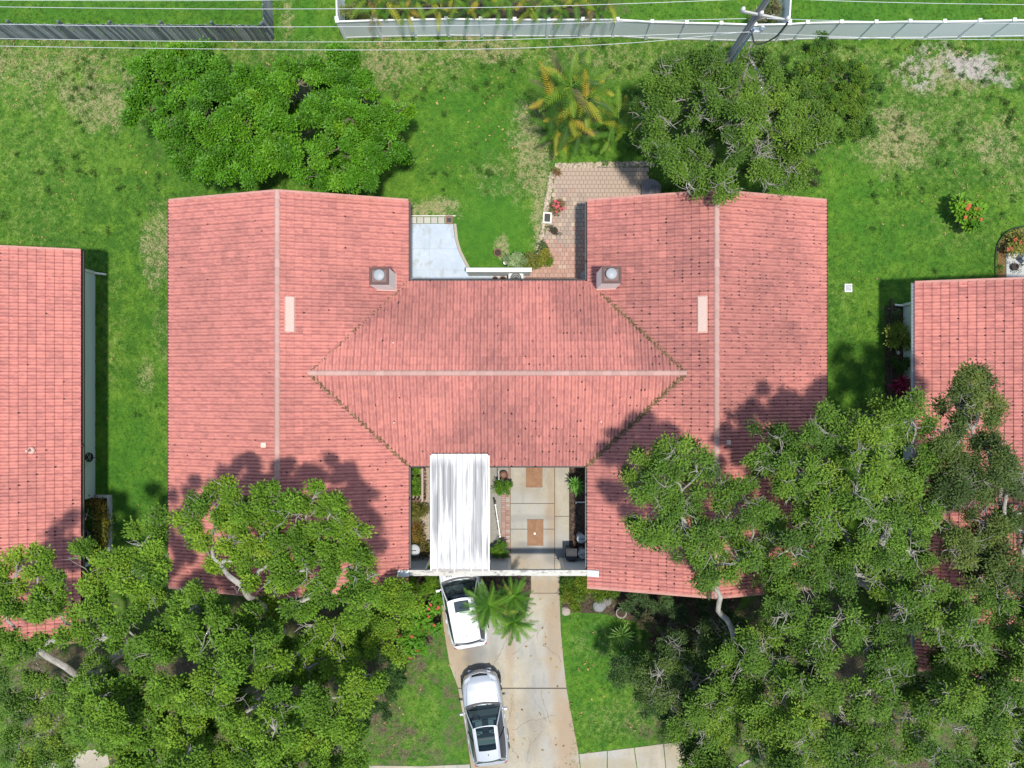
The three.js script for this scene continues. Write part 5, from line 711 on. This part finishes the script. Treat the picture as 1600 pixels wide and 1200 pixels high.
drain('white framed drain box on the paver patio edge', 855, 341, 0.42, 0.46, -0.05, M.cream); drain('dark grated drain at the end of the stepping stones', 702, 344, 0.34, 0.32, 0, M.clay2);
{
  const g = thing('drain_grate', 'square grey drain grate in the right lawn', 'drain', P(1325, 450)); obj('frame', [bx(0.36, 0.05, 0.05, 0, 0.025, -0.17), bx(0.36, 0.05, 0.05, 0, 0.025, 0.17), bx(0.05, 0.05, 0.29, -0.155, 0.025), bx(0.05, 0.05, 0.29, 0.155, 0.025)], M.white, g); obj('pit', bx(0.28, 0.02, 0.3, 0, 0.012), M.dark, g); for (let k = 0; k < 5; k++) obj('grate_bar', bx(0.03, 0.02, 0.3, -0.11 + k * 0.055, 0.035), M.galv, g);
}
reseed(160);
function rock(label, px, py, r, mat, grp) { const s = new THREE.IcosahedronGeometry(r, 2), p = s.attributes.position; for (let i = 0; i < p.count; i++) { const x = p.getX(i), y = p.getY(i), z = p.getZ(i), n = 0.75 + 0.5 * fbm(x / r * 1.3 + px, z / r * 1.3 + y / r, 3); p.setXYZ(i, x * n, y * n * 0.6, z * n); } s.computeVertexNormals(); const m = obj('boulder', s.translate(0, r * 0.25, 0), mat); m.position.copy(P(px, py)); return tag(m, label, 'rock', grp); }
rock('pale grey boulder in the bed under the right front eave', 937, 945, 0.32, std([0.22, 0.22, 0.22], 0.95, { bumpMap: grainTex, bumpScale: 0.03 })); rock('smaller brown grey boulder beside the pale one', 948, 938, 0.26, std([0.17, 0.155, 0.14], 0.95)); rock('dark grey boulder at the rear patio under the oak', 1016, 298, 0.5, std([0.16, 0.15, 0.16], 0.95, { bumpMap: grainTex, bumpScale: 0.03 }));
rock('flat tan stone at the right drive edge', 884, 954, 0.22, std([0.33, 0.28, 0.23], 0.95)); rock('rounded grey stone in the corner of the back eaves', 914, 432, 0.24, std([0.33, 0.31, 0.30], 0.95));
pot('wide grey stone urn in the bed below the boulders', 969, 954, 0.26, 0.4, M.stone, { name: 'stone_urn' });
pot('small clay pot at the back eave, farther from the air conditioner', 774, 437, 0.14, 0.2, M.terracotta, { name: 'clay_pot' }); pot('small clay pot at the back eave right beside the air conditioner', 786, 437, 0.15, 0.22, M.terracotta, { name: 'clay_pot' });
// ---------------------------------------------------------------- courtyard things
{
  const mm = dtex(64, 64, (u, v, i, j) => { const k = hash(i, j), n = tfbm(u, v, 8, 3); return mix3([0.20, 0.105, 0.055], [0.33, 0.185, 0.105], clamp(0.4 * k + 0.7 * n - 0.1)); });
  const mt = std([1, 1, 1], 1, { map: mm, bumpMap: grainTex, bumpScale: 0.006 });
  for (const [l, x0, y0, x1, y1] of [['brown coir mat half under the roof eave', 822, 718, 847.5, 761], ['brown coir mat with a pale spot on the courtyard concrete', 824, 812, 849, 852]]) { const g = thing('door_mat', l, 'mat', P((x0 + x1) / 2, (y0 + y1) / 2, 0.033)); obj('pile', rbx(wx(x1) - wx(x0), 0.02, wz(y1) - wz(y0), 0.008, 0, 0.012), mt, g); obj('border', [bx(wx(x1) - wx(x0) + 0.03, 0.012, 0.02, 0, 0.008, (wz(y1) - wz(y0)) / 2 + 0.006), bx(wx(x1) - wx(x0) + 0.03, 0.012, 0.02, 0, 0.008, -(wz(y1) - wz(y0)) / 2 - 0.006)], M.clay2, g); if (y0 > 800) obj('pale_spot', new THREE.CircleGeometry(0.055, 12).rotateX(-Math.PI / 2).translate(-0.03, 0.026, 0.05), M.cream, g); }
}
function bin(label, px, py, h, r, lid, body) { const c = P(px, py, h), g = thing('trash_can', label, 'trash can', [c.x, 0, c.z]); obj('body', lathe([[0, 0], [r * 0.78, 0], [r * 0.95, h - 0.06], [r * 0.98, h - 0.05]], 22), body, g); const l = obj('lid', lathe([[0, 0.07], [r * 0.4, 0.065], [r * 0.85, 0.045], [r * 1.03, 0], [r * 1.03, -0.04], [r * 0.98, -0.04]], 24), lid, g); l.position.y = h - 0.03; obj('lid_handle', [bar(V(-0.1, 0.09, 0), V(0.1, 0.09, 0), 0.015, 6), bar(V(-0.1, 0.03, 0), V(-0.1, 0.1, 0), 0.014, 6), bar(V(0.1, 0.03, 0), V(0.1, 0.1, 0), 0.014, 6)], M.dark, l); return g; }
const greyBin = std([0.30, 0.32, 0.34], 0.5), lidA = std([0.36, 0.38, 0.40], 0.6);
bin('round grey trash can nearer the house in the right bed', 908.5, 842, 0.85, 0.21, lidA, greyBin); bin('round grey trash can beside the black bin', 911, 866, 0.85, 0.23, std([0.33, 0.335, 0.34], 0.6), greyBin);
{
  const c = P(893, 866, 0.95), g = thing('wheeled_bin', 'black square lidded bin beside the screen wall', 'trash can', [c.x, 0, c.z]); obj('body', new THREE.CylinderGeometry(0.34, 0.27, 0.88, 4, 1).rotateY(Math.PI / 4).translate(0, 0.47, 0), M.black, g); obj('lid', [rbx(0.52, 0.06, 0.54, 0.025, 0, 0.95), rbx(0.4, 0.04, 0.2, 0.015, 0, 0.985, -0.1)], std([0.03, 0.03, 0.035], 0.75), g); obj('handle', bar(V(-0.2, 0.93, 0.3), V(0.2, 0.93, 0.3), 0.02, 8), M.black, g); for (const x of [-0.2, 0.2]) obj('wheel', cyl(0.1, 0.1, 0.05, 16).rotateZ(Math.PI / 2).translate(x, 0.1, 0.26), M.rubber, g);
  bin('round pale lidded drum in the bed left of the carport', 647, 860, 0.75, 0.27, std([0.38, 0.40, 0.41], 0.6), greyBin);
}
{ // trellis box: posts and dark slats
  const g = thing('trellis', 'dark slatted trellis screen in the left courtyard corner', 'trellis', P(665, 752)); const L = wz(778) - wz(728);
  obj('top_rail', bx(0.09, 0.05, L, 0, 1.2, 0), std([0.40, 0.30, 0.27], 0.9), g); for (let k = 0; k < 9; k++) { const s = obj('slat', bx(0.2, 0.03, 0.09), M.brownwood, g); s.position.set(0.06, 1.12 - 0.02, -L / 2 + 0.08 + k * (L - 0.16) / 8); s.rotation.set(0, 0, -0.6); } for (const z of [-L / 2 + 0.05, L / 2 - 0.05]) obj('post', bx(0.08, 1.2, 0.08, 0, 0.6, z), M.brownwood, g);
  obj('end_rail', bx(0.75, 0.05, 0.08, -0.4, 1.0, L / 2), M.brownwood, g); for (let k = 0; k < 4; k++) { const s = obj('slat', bx(0.07, 0.9, 0.03), M.brownwood, g); s.position.set(-0.65 + k * 0.18, 0.52, L / 2); }
}
{ // handrail
  const g = thing('handrail', 'thin white handrail along the brick strip by the carport', 'handrail', P(778, 808)); const A = V(-0.10, 0.95, -0.75), B = V(0.12, 0.95, 0.72), C = A.clone().lerp(B, 0.5); obj('rail', bar(A, B, 0.035, 8), M.cream, g); for (const p of [A, B, C]) { obj('post', bar(V(p.x, 0, p.z), p, 0.03, 8), M.cream, g); obj('post_cap', new THREE.SphereGeometry(0.055, 10, 8).translate(p.x, p.y + 0.02, p.z), M.white, g); } obj('lower_rail', bar(A.clone().setY(0.3), B.clone().setY(0.3), 0.02, 8), M.dark, g);
}
{ // brick strip
  const base = struct('brick_strip', slab([[783, 772], [797, 772], [797, 850], [783, 850]], -0.1, 0.018), std([0.22, 0.17, 0.14], 1), 'strip of pink and white bricks beside the courtyard concrete', 'paving'); const ge = rbx(0.19, 0.05, 0.085, 0.006, 0, 0, 0, 1), ms = [[0.38, 0.23, 0.18], [0.42, 0.28, 0.23], [0.42, 0.38, 0.34], [0.33, 0.19, 0.165]].map(c => std(c, 0.95, { map: speckTex }));
  for (let j = 0; j < 25; j++) for (let i = 0; i < 2; i++) { const m = obj('brick', ge, ms[(hash(i * 5 + 2, j) * (i ? 4 : 2)) | 0], base); m.position.set(wx(783) + 0.11 + i * 0.203, 0.036, wz(772) + 0.05 + j * 0.0945); }
  const e = struct('brick_edging', slab([[794.5, 725], [797.4, 725], [797.4, 893], [794.5, 893]], -0.1, 0.05), std([0.34, 0.17, 0.15], 0.95, { map: speckTex }), 'dark red brick edging line along the courtyard concrete', 'edging');
}
{
  const g = thing('wreath_planter', 'round brown planter under the eave beside the courtyard', 'pot', P(787, 742)); obj('ring', new THREE.TorusGeometry(0.17, 0.05, 8, 24).rotateX(Math.PI / 2).translate(0, 0.2, 0), M.brownwood, g); obj('tub', lathe([[0, 0], [0.15, 0], [0.19, 0.2], [0.15, 0.2], [0, 0.16]], 20), M.clay2, g);
  const s = thing('garden_stake', 'thin grey metal stake stand beside the round planter', 'stand', P(780, 741)); obj('pole', bar(V(0, 0, 0.1), V(0, 0.9, 0.1), 0.02, 6), M.galv, s); obj('arm', bar(V(0, 0.88, -0.25), V(0, 0.9, 0.15), 0.02, 6), M.galv, s);
  const f = thing('bed_divider', 'short pale board across the right mulch bed', 'edging', P(907, 784)); obj('board', bx(0.5, 0.16, 0.04, 0, 0.08), M.cream, f); obj('stake', bx(0.04, 0.24, 0.04, -0.22, 0.1, 0.04), M.cream, f);
}
// ---------------------------------------------------------------- side of the left and right houses
{
  const X = wx(149); const g = thing('hose_reel', 'black garden hose coiled on the pale green wall', 'hose', [X + 0.12, 0, wz(714, 0.8)]); const hs = []; for (let k = 0; k < 5; k++) hs.push(new THREE.TorusGeometry(0.17 + (k % 3) * 0.02, 0.018, 6, 26).rotateY(Math.PI / 2).translate(0.02 + k * 0.035, 0.85 + rr(-.015, .015), rr(-.02, .02))); obj('hose_coil', hs, M.black, g); obj('hanger', [bx(0.22, 0.06, 0.12, 0.0, 0.96), bx(0.02, 0.3, 0.2, -0.1, 0.9)], M.dark, g); obj('hose_tail', tube([V(0.1, 0.66, 0.05), V(0.14, 0.3, 0.1), V(0.12, 0.02, 0.3)], 0.018, 14, 6), M.black, g);
  const k = thing('planter_kerb', 'white L shaped concrete kerb round the left house bed', 'kerb'); obj('long_side', bx(wx(175.5) - wx(171.5), 0.22, wz(862) - wz(773), wx(173.5), 0.11, wz(817.5)), std([0.52, 0.52, 0.50], 0.9, { map: speckTex }), k); obj('short_side', bx(wx(171.4) - wx(149.5), 0.22, 0.13, wx(160.5), 0.11, wz(775)), std([0.52, 0.52, 0.50], 0.9, { map: speckTex }), k);
  const c = thing('lawn_chair', 'folding chair with red and white webbing by the left house', 'chair', P(135, 806), 0.5); const red = std([0.30, 0.02, 0.03], 0.85), fr = M.white; obj('seat', bx(0.46, 0.02, 0.44, 0, 0.4), red, c); const bk = obj('backrest', bx(0.46, 0.55, 0.02), red, c); bk.position.set(0, 0.66, -0.28); bk.rotation.x = -0.3; for (const s of [-1, 0, 1]) obj('webbing', bx(0.05, 0.5, 0.025, s * 0.14), fr, bk); for (const x of [-0.25, 0.25]) { obj('leg', [bar(V(x, 0, 0.25), V(x, 0.58, -0.2), 0.015, 6), bar(V(x, 0, -0.25), V(x, 0.58, 0.2), 0.015, 6)], fr, c); obj('armrest', bx(0.05, 0.03, 0.46, x, 0.6), fr, c); }
  pot('grey empty bucket beside the folding chair', 137, 833, 0.19, 0.3, std([0.20, 0.24, 0.25], 0.5), { name: 'bucket' }); pot('large brown round tub below the grey bucket', 136, 852, 0.25, 0.35, std([0.12, 0.08, 0.06], 0.9), { name: 'tub' });
  const e = thing('timber_edging', 'weathered timber edging of the right mulch bed', 'edging', P(1392, 535)); for (let q = 0; q < 3; q++) obj('timber', rbx(0.1, 0.1, 1.35, 0.01, 0, 0.05, -1.4 + q * 1.38), std([0.28, 0.19, 0.12], 0.95, { map: woodTex }), e);
  const w = obj('cardboard_sheet', bx(0.14, 0.02, 0.16, 0, 0.03), M.white); w.position.copy(P(1403, 551)); w.rotation.y = 0.5; tag(w, 'small white card lying in the right mulch bed', 'card');
}
{ // patio things at the right edge
  const g = thing('patio_table', 'small grey square table set diagonally on the right patio', 'table', P(1596, 406), Math.PI / 4); obj('table_top', rbx(0.42, 0.03, 0.42, 0.01, 0, 0.42), std([0.2, 0.2, 0.22], 0.5), g); for (const x of [-0.18, 0.18]) for (const z of [-0.18, 0.18]) obj('leg', bx(0.035, 0.42, 0.035, x, 0.21, z), M.dark, g);
  pot('dark oval pot on the right patio', 1582, 418, 0.17, 0.22, M.dark, { name: 'clay_pot', cols: [[0.05, 0.07, 0.03], [0.09, 0.1, 0.04]], dens: 150 });
}
// ---------------------------------------------------------------- cars
const lerpT = (tb, t) => { for (let i = 1; i < tb.length; i++) if (t <= tb[i][0]) { const a = tb[i - 1], b = tb[i], k = (t - a[0]) / (b[0] - a[0]), s = k * k * (3 - 2 * k) * 0.5 + k * 0.5; return a[1] + (b[1] - a[1]) * s; } return tb[tb.length - 1][1]; };
function gridGeo(nu, nv, fn) { const pos = [], idx = [], uv = []; for (let j = 0; j <= nv; j++) for (let i = 0; i <= nu; i++) { const p = fn(i / nu, j / nv); pos.push(p.x, p.y, p.z); uv.push(i / nu, j / nv); } for (let j = 0; j < nv; j++) for (let i = 0; i < nu; i++) { const a = j * (nu + 1) + i, c = a + nu + 1; idx.push(a, c, a + 1, a + 1, c, c + 1); } const g = new THREE.BufferGeometry(); g.setAttribute('position', new THREE.Float32BufferAttribute(pos, 3)); g.setAttribute('uv', new THREE.Float32BufferAttribute(uv, 2)); g.setIndex(idx); g.computeVertexNormals(); return clean(g); }
function car(label, pos, turn, S) { // front toward -z
  const g = thing('parked_car', label, 'car', pos, turn, 'cars on the driveway'); const { L, W, paint } = S, z = t => (t - 0.5) * L;
  const hw = t => W / 2 * lerpT([[0, 0.66], [0.02, 0.78], [0.06, 0.88], [0.14, 0.97], [0.3, 1], [0.75, 1], [0.9, 0.96], [0.97, 0.88], [1, 0.74]], t), tp = t => lerpT(S.top, t), bt = t => lerpT([[0, 0.42], [0.05, 0.28], [0.15, 0.24], [0.88, 0.24], [0.96, 0.32], [1, 0.5]], t);
  const sec = [[0.86, 0], [0.97, 0.12], [1, 0.38], [0.995, 0.62], [0.955, 0.86], [0.88, 0.965], [0.7, 1.0], [0.35, 1.025], [0, 1.035]], full = [...sec, ...sec.slice(0, -1).reverse().map(([a, b]) => [-a, b])];
  const body = obj('body', [gridGeo(full.length - 1, 44, (u, v) => { const [a, b] = full[Math.round(u * (full.length - 1))], B = bt(v), T = tp(v); const bow = (v < 0.12 ? (1 - v / 0.12) : 0) * 0.16 * a * a; return V(a * hw(v), B + (T - B) * b, z(v) + bow); }), gridGeo(8, 2, (u, v) => V((u * 2 - 1) * hw(0) * 0.97, bt(0) + (tp(0) - bt(0)) * v, z(0) + 0.16 * (u * 2 - 1) ** 2)), gridGeo(2, 2, (u, v) => V((u * 2 - 1) * hw(1), bt(1) + (tp(1) - bt(1)) * v, z(1))), gridGeo(2, 8, (u, v) => V((u * 2 - 1) * hw(v) * 0.86, bt(v) + 0.005, z(v)))], paint, g);
  // cabin
  const { wb, rf, rr: re, rb, roofH } = S, bw = t => hw(t) * 0.9, rwid = W / 2 * S.roofW, belt = t => tp(t) - 0.015;
  const ws = (u, v) => { const s = u * 2 - 1; const base = V(s * bw(wb), belt(wb), z(wb) + 0.14 * s * s - 0.02), top = V(s * rwid, roofH - 0.035 - 0.02 * s * s, z(rf) + 0.07 * s * s); const p = base.lerp(top, v); p.y += 0.05 * Math.sin(Math.PI * v); return p; };
  const rw = (u, v) => { const s = u * 2 - 1; const base = V(s * bw(rb) * 0.97, belt(rb) + 0.02, z(rb) - 0.12 * s * s), top = V(s * rwid * 0.94, roofH - 0.07 - 0.02 * s * s, z(re) - 0.06 * s * s); const p = base.lerp(top, v); p.y += 0.05 * Math.sin(Math.PI * v); return p; };
  const roofP = (u, v) => { const s = u * 2 - 1, t = rf + (re - rf) * v; return V(s * (rwid + (v > 0 ? 0 : 0)) * (1 - 0.06 * v), roofH - 0.035 * (1 - Math.sin(Math.PI * (0.15 + 0.7 * v))) - 0.02 * s * s - (0.02 * v), z(t) + (0.07 * (1 - v) - 0.06 * v) * s * s); };
  const sideP = s => (u, v) => { const top = roofP(s > 0 ? 1 : 0, u), tt = wb + (rb - wb) * u, base = V(s * bw(tt) * (1 - 0.03 * u), belt(tt) + 0.02 * u, z(tt) + 0.13 * (1 - u) - 0.12 * u); const p = base.lerp(top, v); p.x += s * 0.025 * Math.sin(Math.PI * v); return p; };
  const tint = phys([0.50, 0.62, 0.62], 0.04, { transmission: 1, thickness: 0, ior: 1.45 }), privacy = phys([0.10, 0.12, 0.16], 0.05, { transmission: 0.6, thickness: 0 });
  obj('windshield', gridGeo(12, 8, ws), tint, g); obj('rear_window', gridGeo(12, 6, rw), privacy, g);
  for (const s of [-1, 1]) { obj('side_window', gridGeo(16, 5, sideP(s)), privacy, g); const A = [], R = []; for (let i = 0; i <= 8; i++) { A.push(ws(s > 0 ? 1 : 0, i / 8)); R.push(sideP(s)(i / 8, 1)); } obj('pillar', tube(A, 0.032, 12, 6), paint, g); obj('roof_edge', tube(R, 0.03, 16, 6), paint, g); const D = []; for (let i = 0; i <= 6; i++) D.push(rw(s > 0 ? 1 : 0, i / 6)); obj('pillar', tube(D, 0.045, 10, 6), paint, g); const u0 = S.bpillar; obj('pillar', tube([sideP(s)(u0, 0), sideP(s)(u0, 0.5), sideP(s)(u0, 1)], 0.035, 8, 6), M.black, g); }
  // roof round the glass panel
  const { s0, s1, sw } = S.sunroof; const up = p => p.add(V(0, 0.008, 0)); const strip = (u0, u1, v0, v1) => gridGeo(8, 8, (u, v) => roofP(u0 + (u1 - u0) * u, v0 + (v1 - v0) * v));
  obj('roof_panel', [strip(0, 1, 0, s0), strip(0, 1, s1, 1), strip(0, 0.5 - sw / 2, s0, s1), strip(0.5 + sw / 2, 1, s0, s1)], paint, g); obj('sunroof', gridGeo(8, 8, (u, v) => up(roofP(0.5 + (u - 0.5) * sw * 0.985, s0 + 0.01 + (s1 - s0 - 0.02) * v))), S.roofGlass ?? tint, g);
  if (s1 - s0 > 0.4) obj('sunroof_divider', gridGeo(6, 1, (u, v) => up(roofP(0.5 + (u - 0.5) * sw, (s0 + s1) / 2 - 0.012 + 0.024 * v)).add(V(0, 0.004, 0))), M.black, g);
  // interior
  const cab = std([0.035, 0.037, 0.042], 0.9), seatM = S.seat; obj('cabin_floor', gridGeo(6, 6, (u, v) => { const t = wb + 0.015 + (rb - wb - 0.03) * v; return V((u * 2 - 1) * bw(t) * 0.93, tp(t) * 1.0 + 0.055, z(t)); }), cab, g);
  const dash = z(wb) + 0.36; obj('dashboard', rbx(bw(wb) * 1.7, 0.1, 0.34, 0.04, 0, belt(wb) + 0.08, dash), M.dark, g); const stw = obj('steering_wheel', new THREE.TorusGeometry(0.17, 0.018, 8, 22).rotateX(-0.9), M.black, g); stw.position.set(-W * 0.2, belt(wb) + 0.16, dash + 0.2);
  for (const s of [-1, 1]) { const st = obj('seat', [rbx(0.48, 0.12, 0.46, 0.05, 0, 0, 0), rbx(0.46, 0.34, 0.14, 0.05, 0, 0.12, 0.28), rbx(0.24, 0.12, 0.09, 0.035, 0, 0.3, 0.31)], seatM, g); st.position.set(s * W * 0.2, belt(wb) + 0.05, z(wb) + 0.88); }
  obj('rear_bench', [rbx(W * 0.66, 0.12, 0.44, 0.05), rbx(W * 0.66, 0.3, 0.14, 0.05, 0, 0.12, 0.28)], seatM, g).position.set(0, belt(wb) + 0.05, z(wb) + 1.72);
  // nose, lamps, seams, mirrors, wheels
  const onTop = (a, t, dy = 0.004) => { const B = bt(t), T = tp(t); let b = 1.035; for (let i = 1; i < sec.length; i++) { const p = sec[i - 1], q = sec[i]; if (Math.abs(a) <= p[0] && Math.abs(a) >= q[0] && p[1] > 0.6) { const k = (p[0] - Math.abs(a)) / (p[0] - q[0] || 1); b = p[1] + (q[1] - p[1]) * k; break; } } return V(a * hw(t), B + (T - B) * b + dy, z(t) + (t < 0.12 ? (1 - t / 0.12) * 0.16 * a * a : 0)); };
  for (const s of [-1, 1]) { const h = []; for (let i = 0; i <= 10; i++) { const t = 0.055 + (wb - 0.06) * i / 10; h.push(onTop(s * (0.66 + 0.16 * i / 10), t, 0.0)); } obj('hood_seam', tube(h, 0.0075, 24, 4), M.dark, g);
    obj('headlight', gridGeo(6, 5, (u, v) => onTop(s * (0.60 + 0.33 * u), 0.012 + 0.03 * u + v * 0.055, 0.006)), phys([0.55, 0.58, 0.6], 0.1, { clearcoat: 1 }), g);
    obj('tail_light', rbx(0.12, 0.28, 0.1, 0.03, s * hw(0.985) * 0.93, tp(0.97) - 0.22, z(0.985)), phys([0.35, 0.01, 0.012], 0.2, { clearcoat: 1 }), g);
    const mi = obj('mirror', [rbx(0.2, 0.13, 0.1, 0.04, s * 0.12, 0.06, 0), bx(0.1, 0.04, 0.05, s * 0.02, 0, 0)], paint, g); mi.position.set(s * hw(wb + 0.08) * 0.97, belt(wb) + 0.02, z(wb + 0.07)); obj('mirror_glass', bx(0.16, 0.09, 0.01, s * 0.12, 0.06, 0.052), M.steel, mi);
    for (const t of [0.185, 0.815]) { const wz_ = z(t), wl = obj('wheel', cyl(0.34, 0.34, 0.22, 28).rotateZ(Math.PI / 2), M.rubber, g); wl.position.set(s * (W / 2 - 0.105), 0.34, wz_); obj('rim', [cyl(0.22, 0.22, 0.03, 20).rotateZ(Math.PI / 2).translate(s * 0.105, 0, 0)], M.steel, wl); obj('wheel_arch', new THREE.TorusGeometry(0.39, 0.03, 6, 20, Math.PI).rotateY(Math.PI / 2).translate(s * (W / 2 - 0.035), 0.36, wz_), S.trim ?? paint, g); }
    obj('door_handle', [rbx(0.03, 0.03, 0.2, 0.01, s * hw(0.5) * 0.985, 0.86, z(0.5)), rbx(0.03, 0.03, 0.2, 0.01, s * hw(0.7) * 0.985, 0.86, z(0.72))], paint, g);
    if (S.rails) obj('roof_rail', tube([roofP(s > 0 ? 0.95 : 0.05, 0.08), roofP(s > 0 ? 0.94 : 0.06, 0.3).add(V(0, 0.05, 0)), roofP(s > 0 ? 0.94 : 0.06, 0.8).add(V(0, 0.05, 0)), roofP(s > 0 ? 0.93 : 0.07, 0.96)], 0.016, 20, 6), S.rails, g); }
  obj('grille', gridGeo(8, 3, (u, v) => onTop((u * 2 - 1) * 0.5, 0.006 + v * 0.03, 0.006)), M.black, g); obj('grille_bar', tube([onTop(-0.5, 0.012, 0.012), onTop(0, 0.008, 0.012), onTop(0.5, 0.012, 0.012)], 0.014, 12, 5), M.steel, g);
  obj('cowl', gridGeo(10, 1, (u, v) => { const s = u * 2 - 1; return V(s * bw(wb) * 0.97, belt(wb) + 0.06 + 0.008, z(wb) + 0.14 * s * s - 0.10 + 0.09 * v); }), M.black, g); for (const s of [0, 1]) obj('wiper', tube([ws(0.30 + s * 0.3, 0.05).add(V(0, 0.02, 0)), ws(0.55 + s * 0.3, 0.12).add(V(0, 0.02, 0))], 0.011, 6, 4), M.black, g);
  obj('roof_fin', new THREE.ConeGeometry(0.045, 0.12, 4).scale(0.5, 1, 1.4).translate(0, roofH + 0.03, z(re) - 0.18 * 0 - 0.3), S.fin ?? M.dark, g); obj('bumper', rbx(W * 0.8, 0.2, 0.14, 0.06, 0, 0.55, z(1) - 0.01), paint, g); obj('licence_plate', bx(0.3, 0.15, 0.01, 0, 0.75, z(1) + 0.012), M.cream, g);
  if (S.vents) for (const s of [-1, 1]) for (let k = 0; k < 4; k++) obj('hood_vent', gridGeo(1, 2, (u, v) => onTop(s * 0.46 + (k - 1.5) * 0.085 + (u - 0.5) * 0.05, S.vents + (v - 0.5) * 0.04, 0.004)), M.black, g);
  return g;
}
const pearl = phys([0.66, 0.67, 0.70], 0.3, { clearcoat: 1, clearcoatRoughness: 0.04 }), silver = phys([0.42, 0.44, 0.48], 0.32, { clearcoat: 1, clearcoatRoughness: 0.04, metalness: 0.25 });
car('silver crossover with a wide glass roof, lower on the driveway', V(wx(758, 0.8), 0.03, (13.5 + 17.75) / 2 - 0.03), 0.135, { L: 4.3, W: 1.86, paint: silver, top: [[0, 0.72], [0.04, 0.82], [0.1, 0.92], [0.2, 1.0], [0.31, 1.05], [0.7, 1.06], [0.95, 1.04], [1, 0.92]], wb: 0.32, rf: 0.50, rr: 0.88, rb: 0.965, roofH: 1.60, roofW: 0.60, bpillar: 0.42, sunroof: { s0: 0.02, s1: 0.70, sw: 0.76 }, seat: std([0.16, 0.19, 0.19], 0.8), rails: M.galv, trim: M.dark });
car('white car with its nose under the carport and a palm over it', V(wx(722, 0.8), 0.03, 12.28 - 2.42), 0.17, { L: 4.85, W: 1.88, paint: pearl, top: [[0, 0.74], [0.05, 0.84], [0.12, 0.94], [0.25, 1.01], [0.33, 1.05], [0.7, 1.06], [0.95, 1.05], [1, 0.92]], wb: 0.33, rf: 0.475, rr: 0.90, rb: 0.97, roofH: 1.66, roofW: 0.66, bpillar: 0.42, sunroof: { s0: 0.06, s1: 0.30, sw: 0.55 }, roofGlass: M.glass, seat: std([0.12, 0.12, 0.13], 0.8), vents: 0.275 });
scene.traverse(o => { if (o.isMesh) { o.castShadow = true; o.receiveShadow = true; } });
renderer.render(scene, camera);
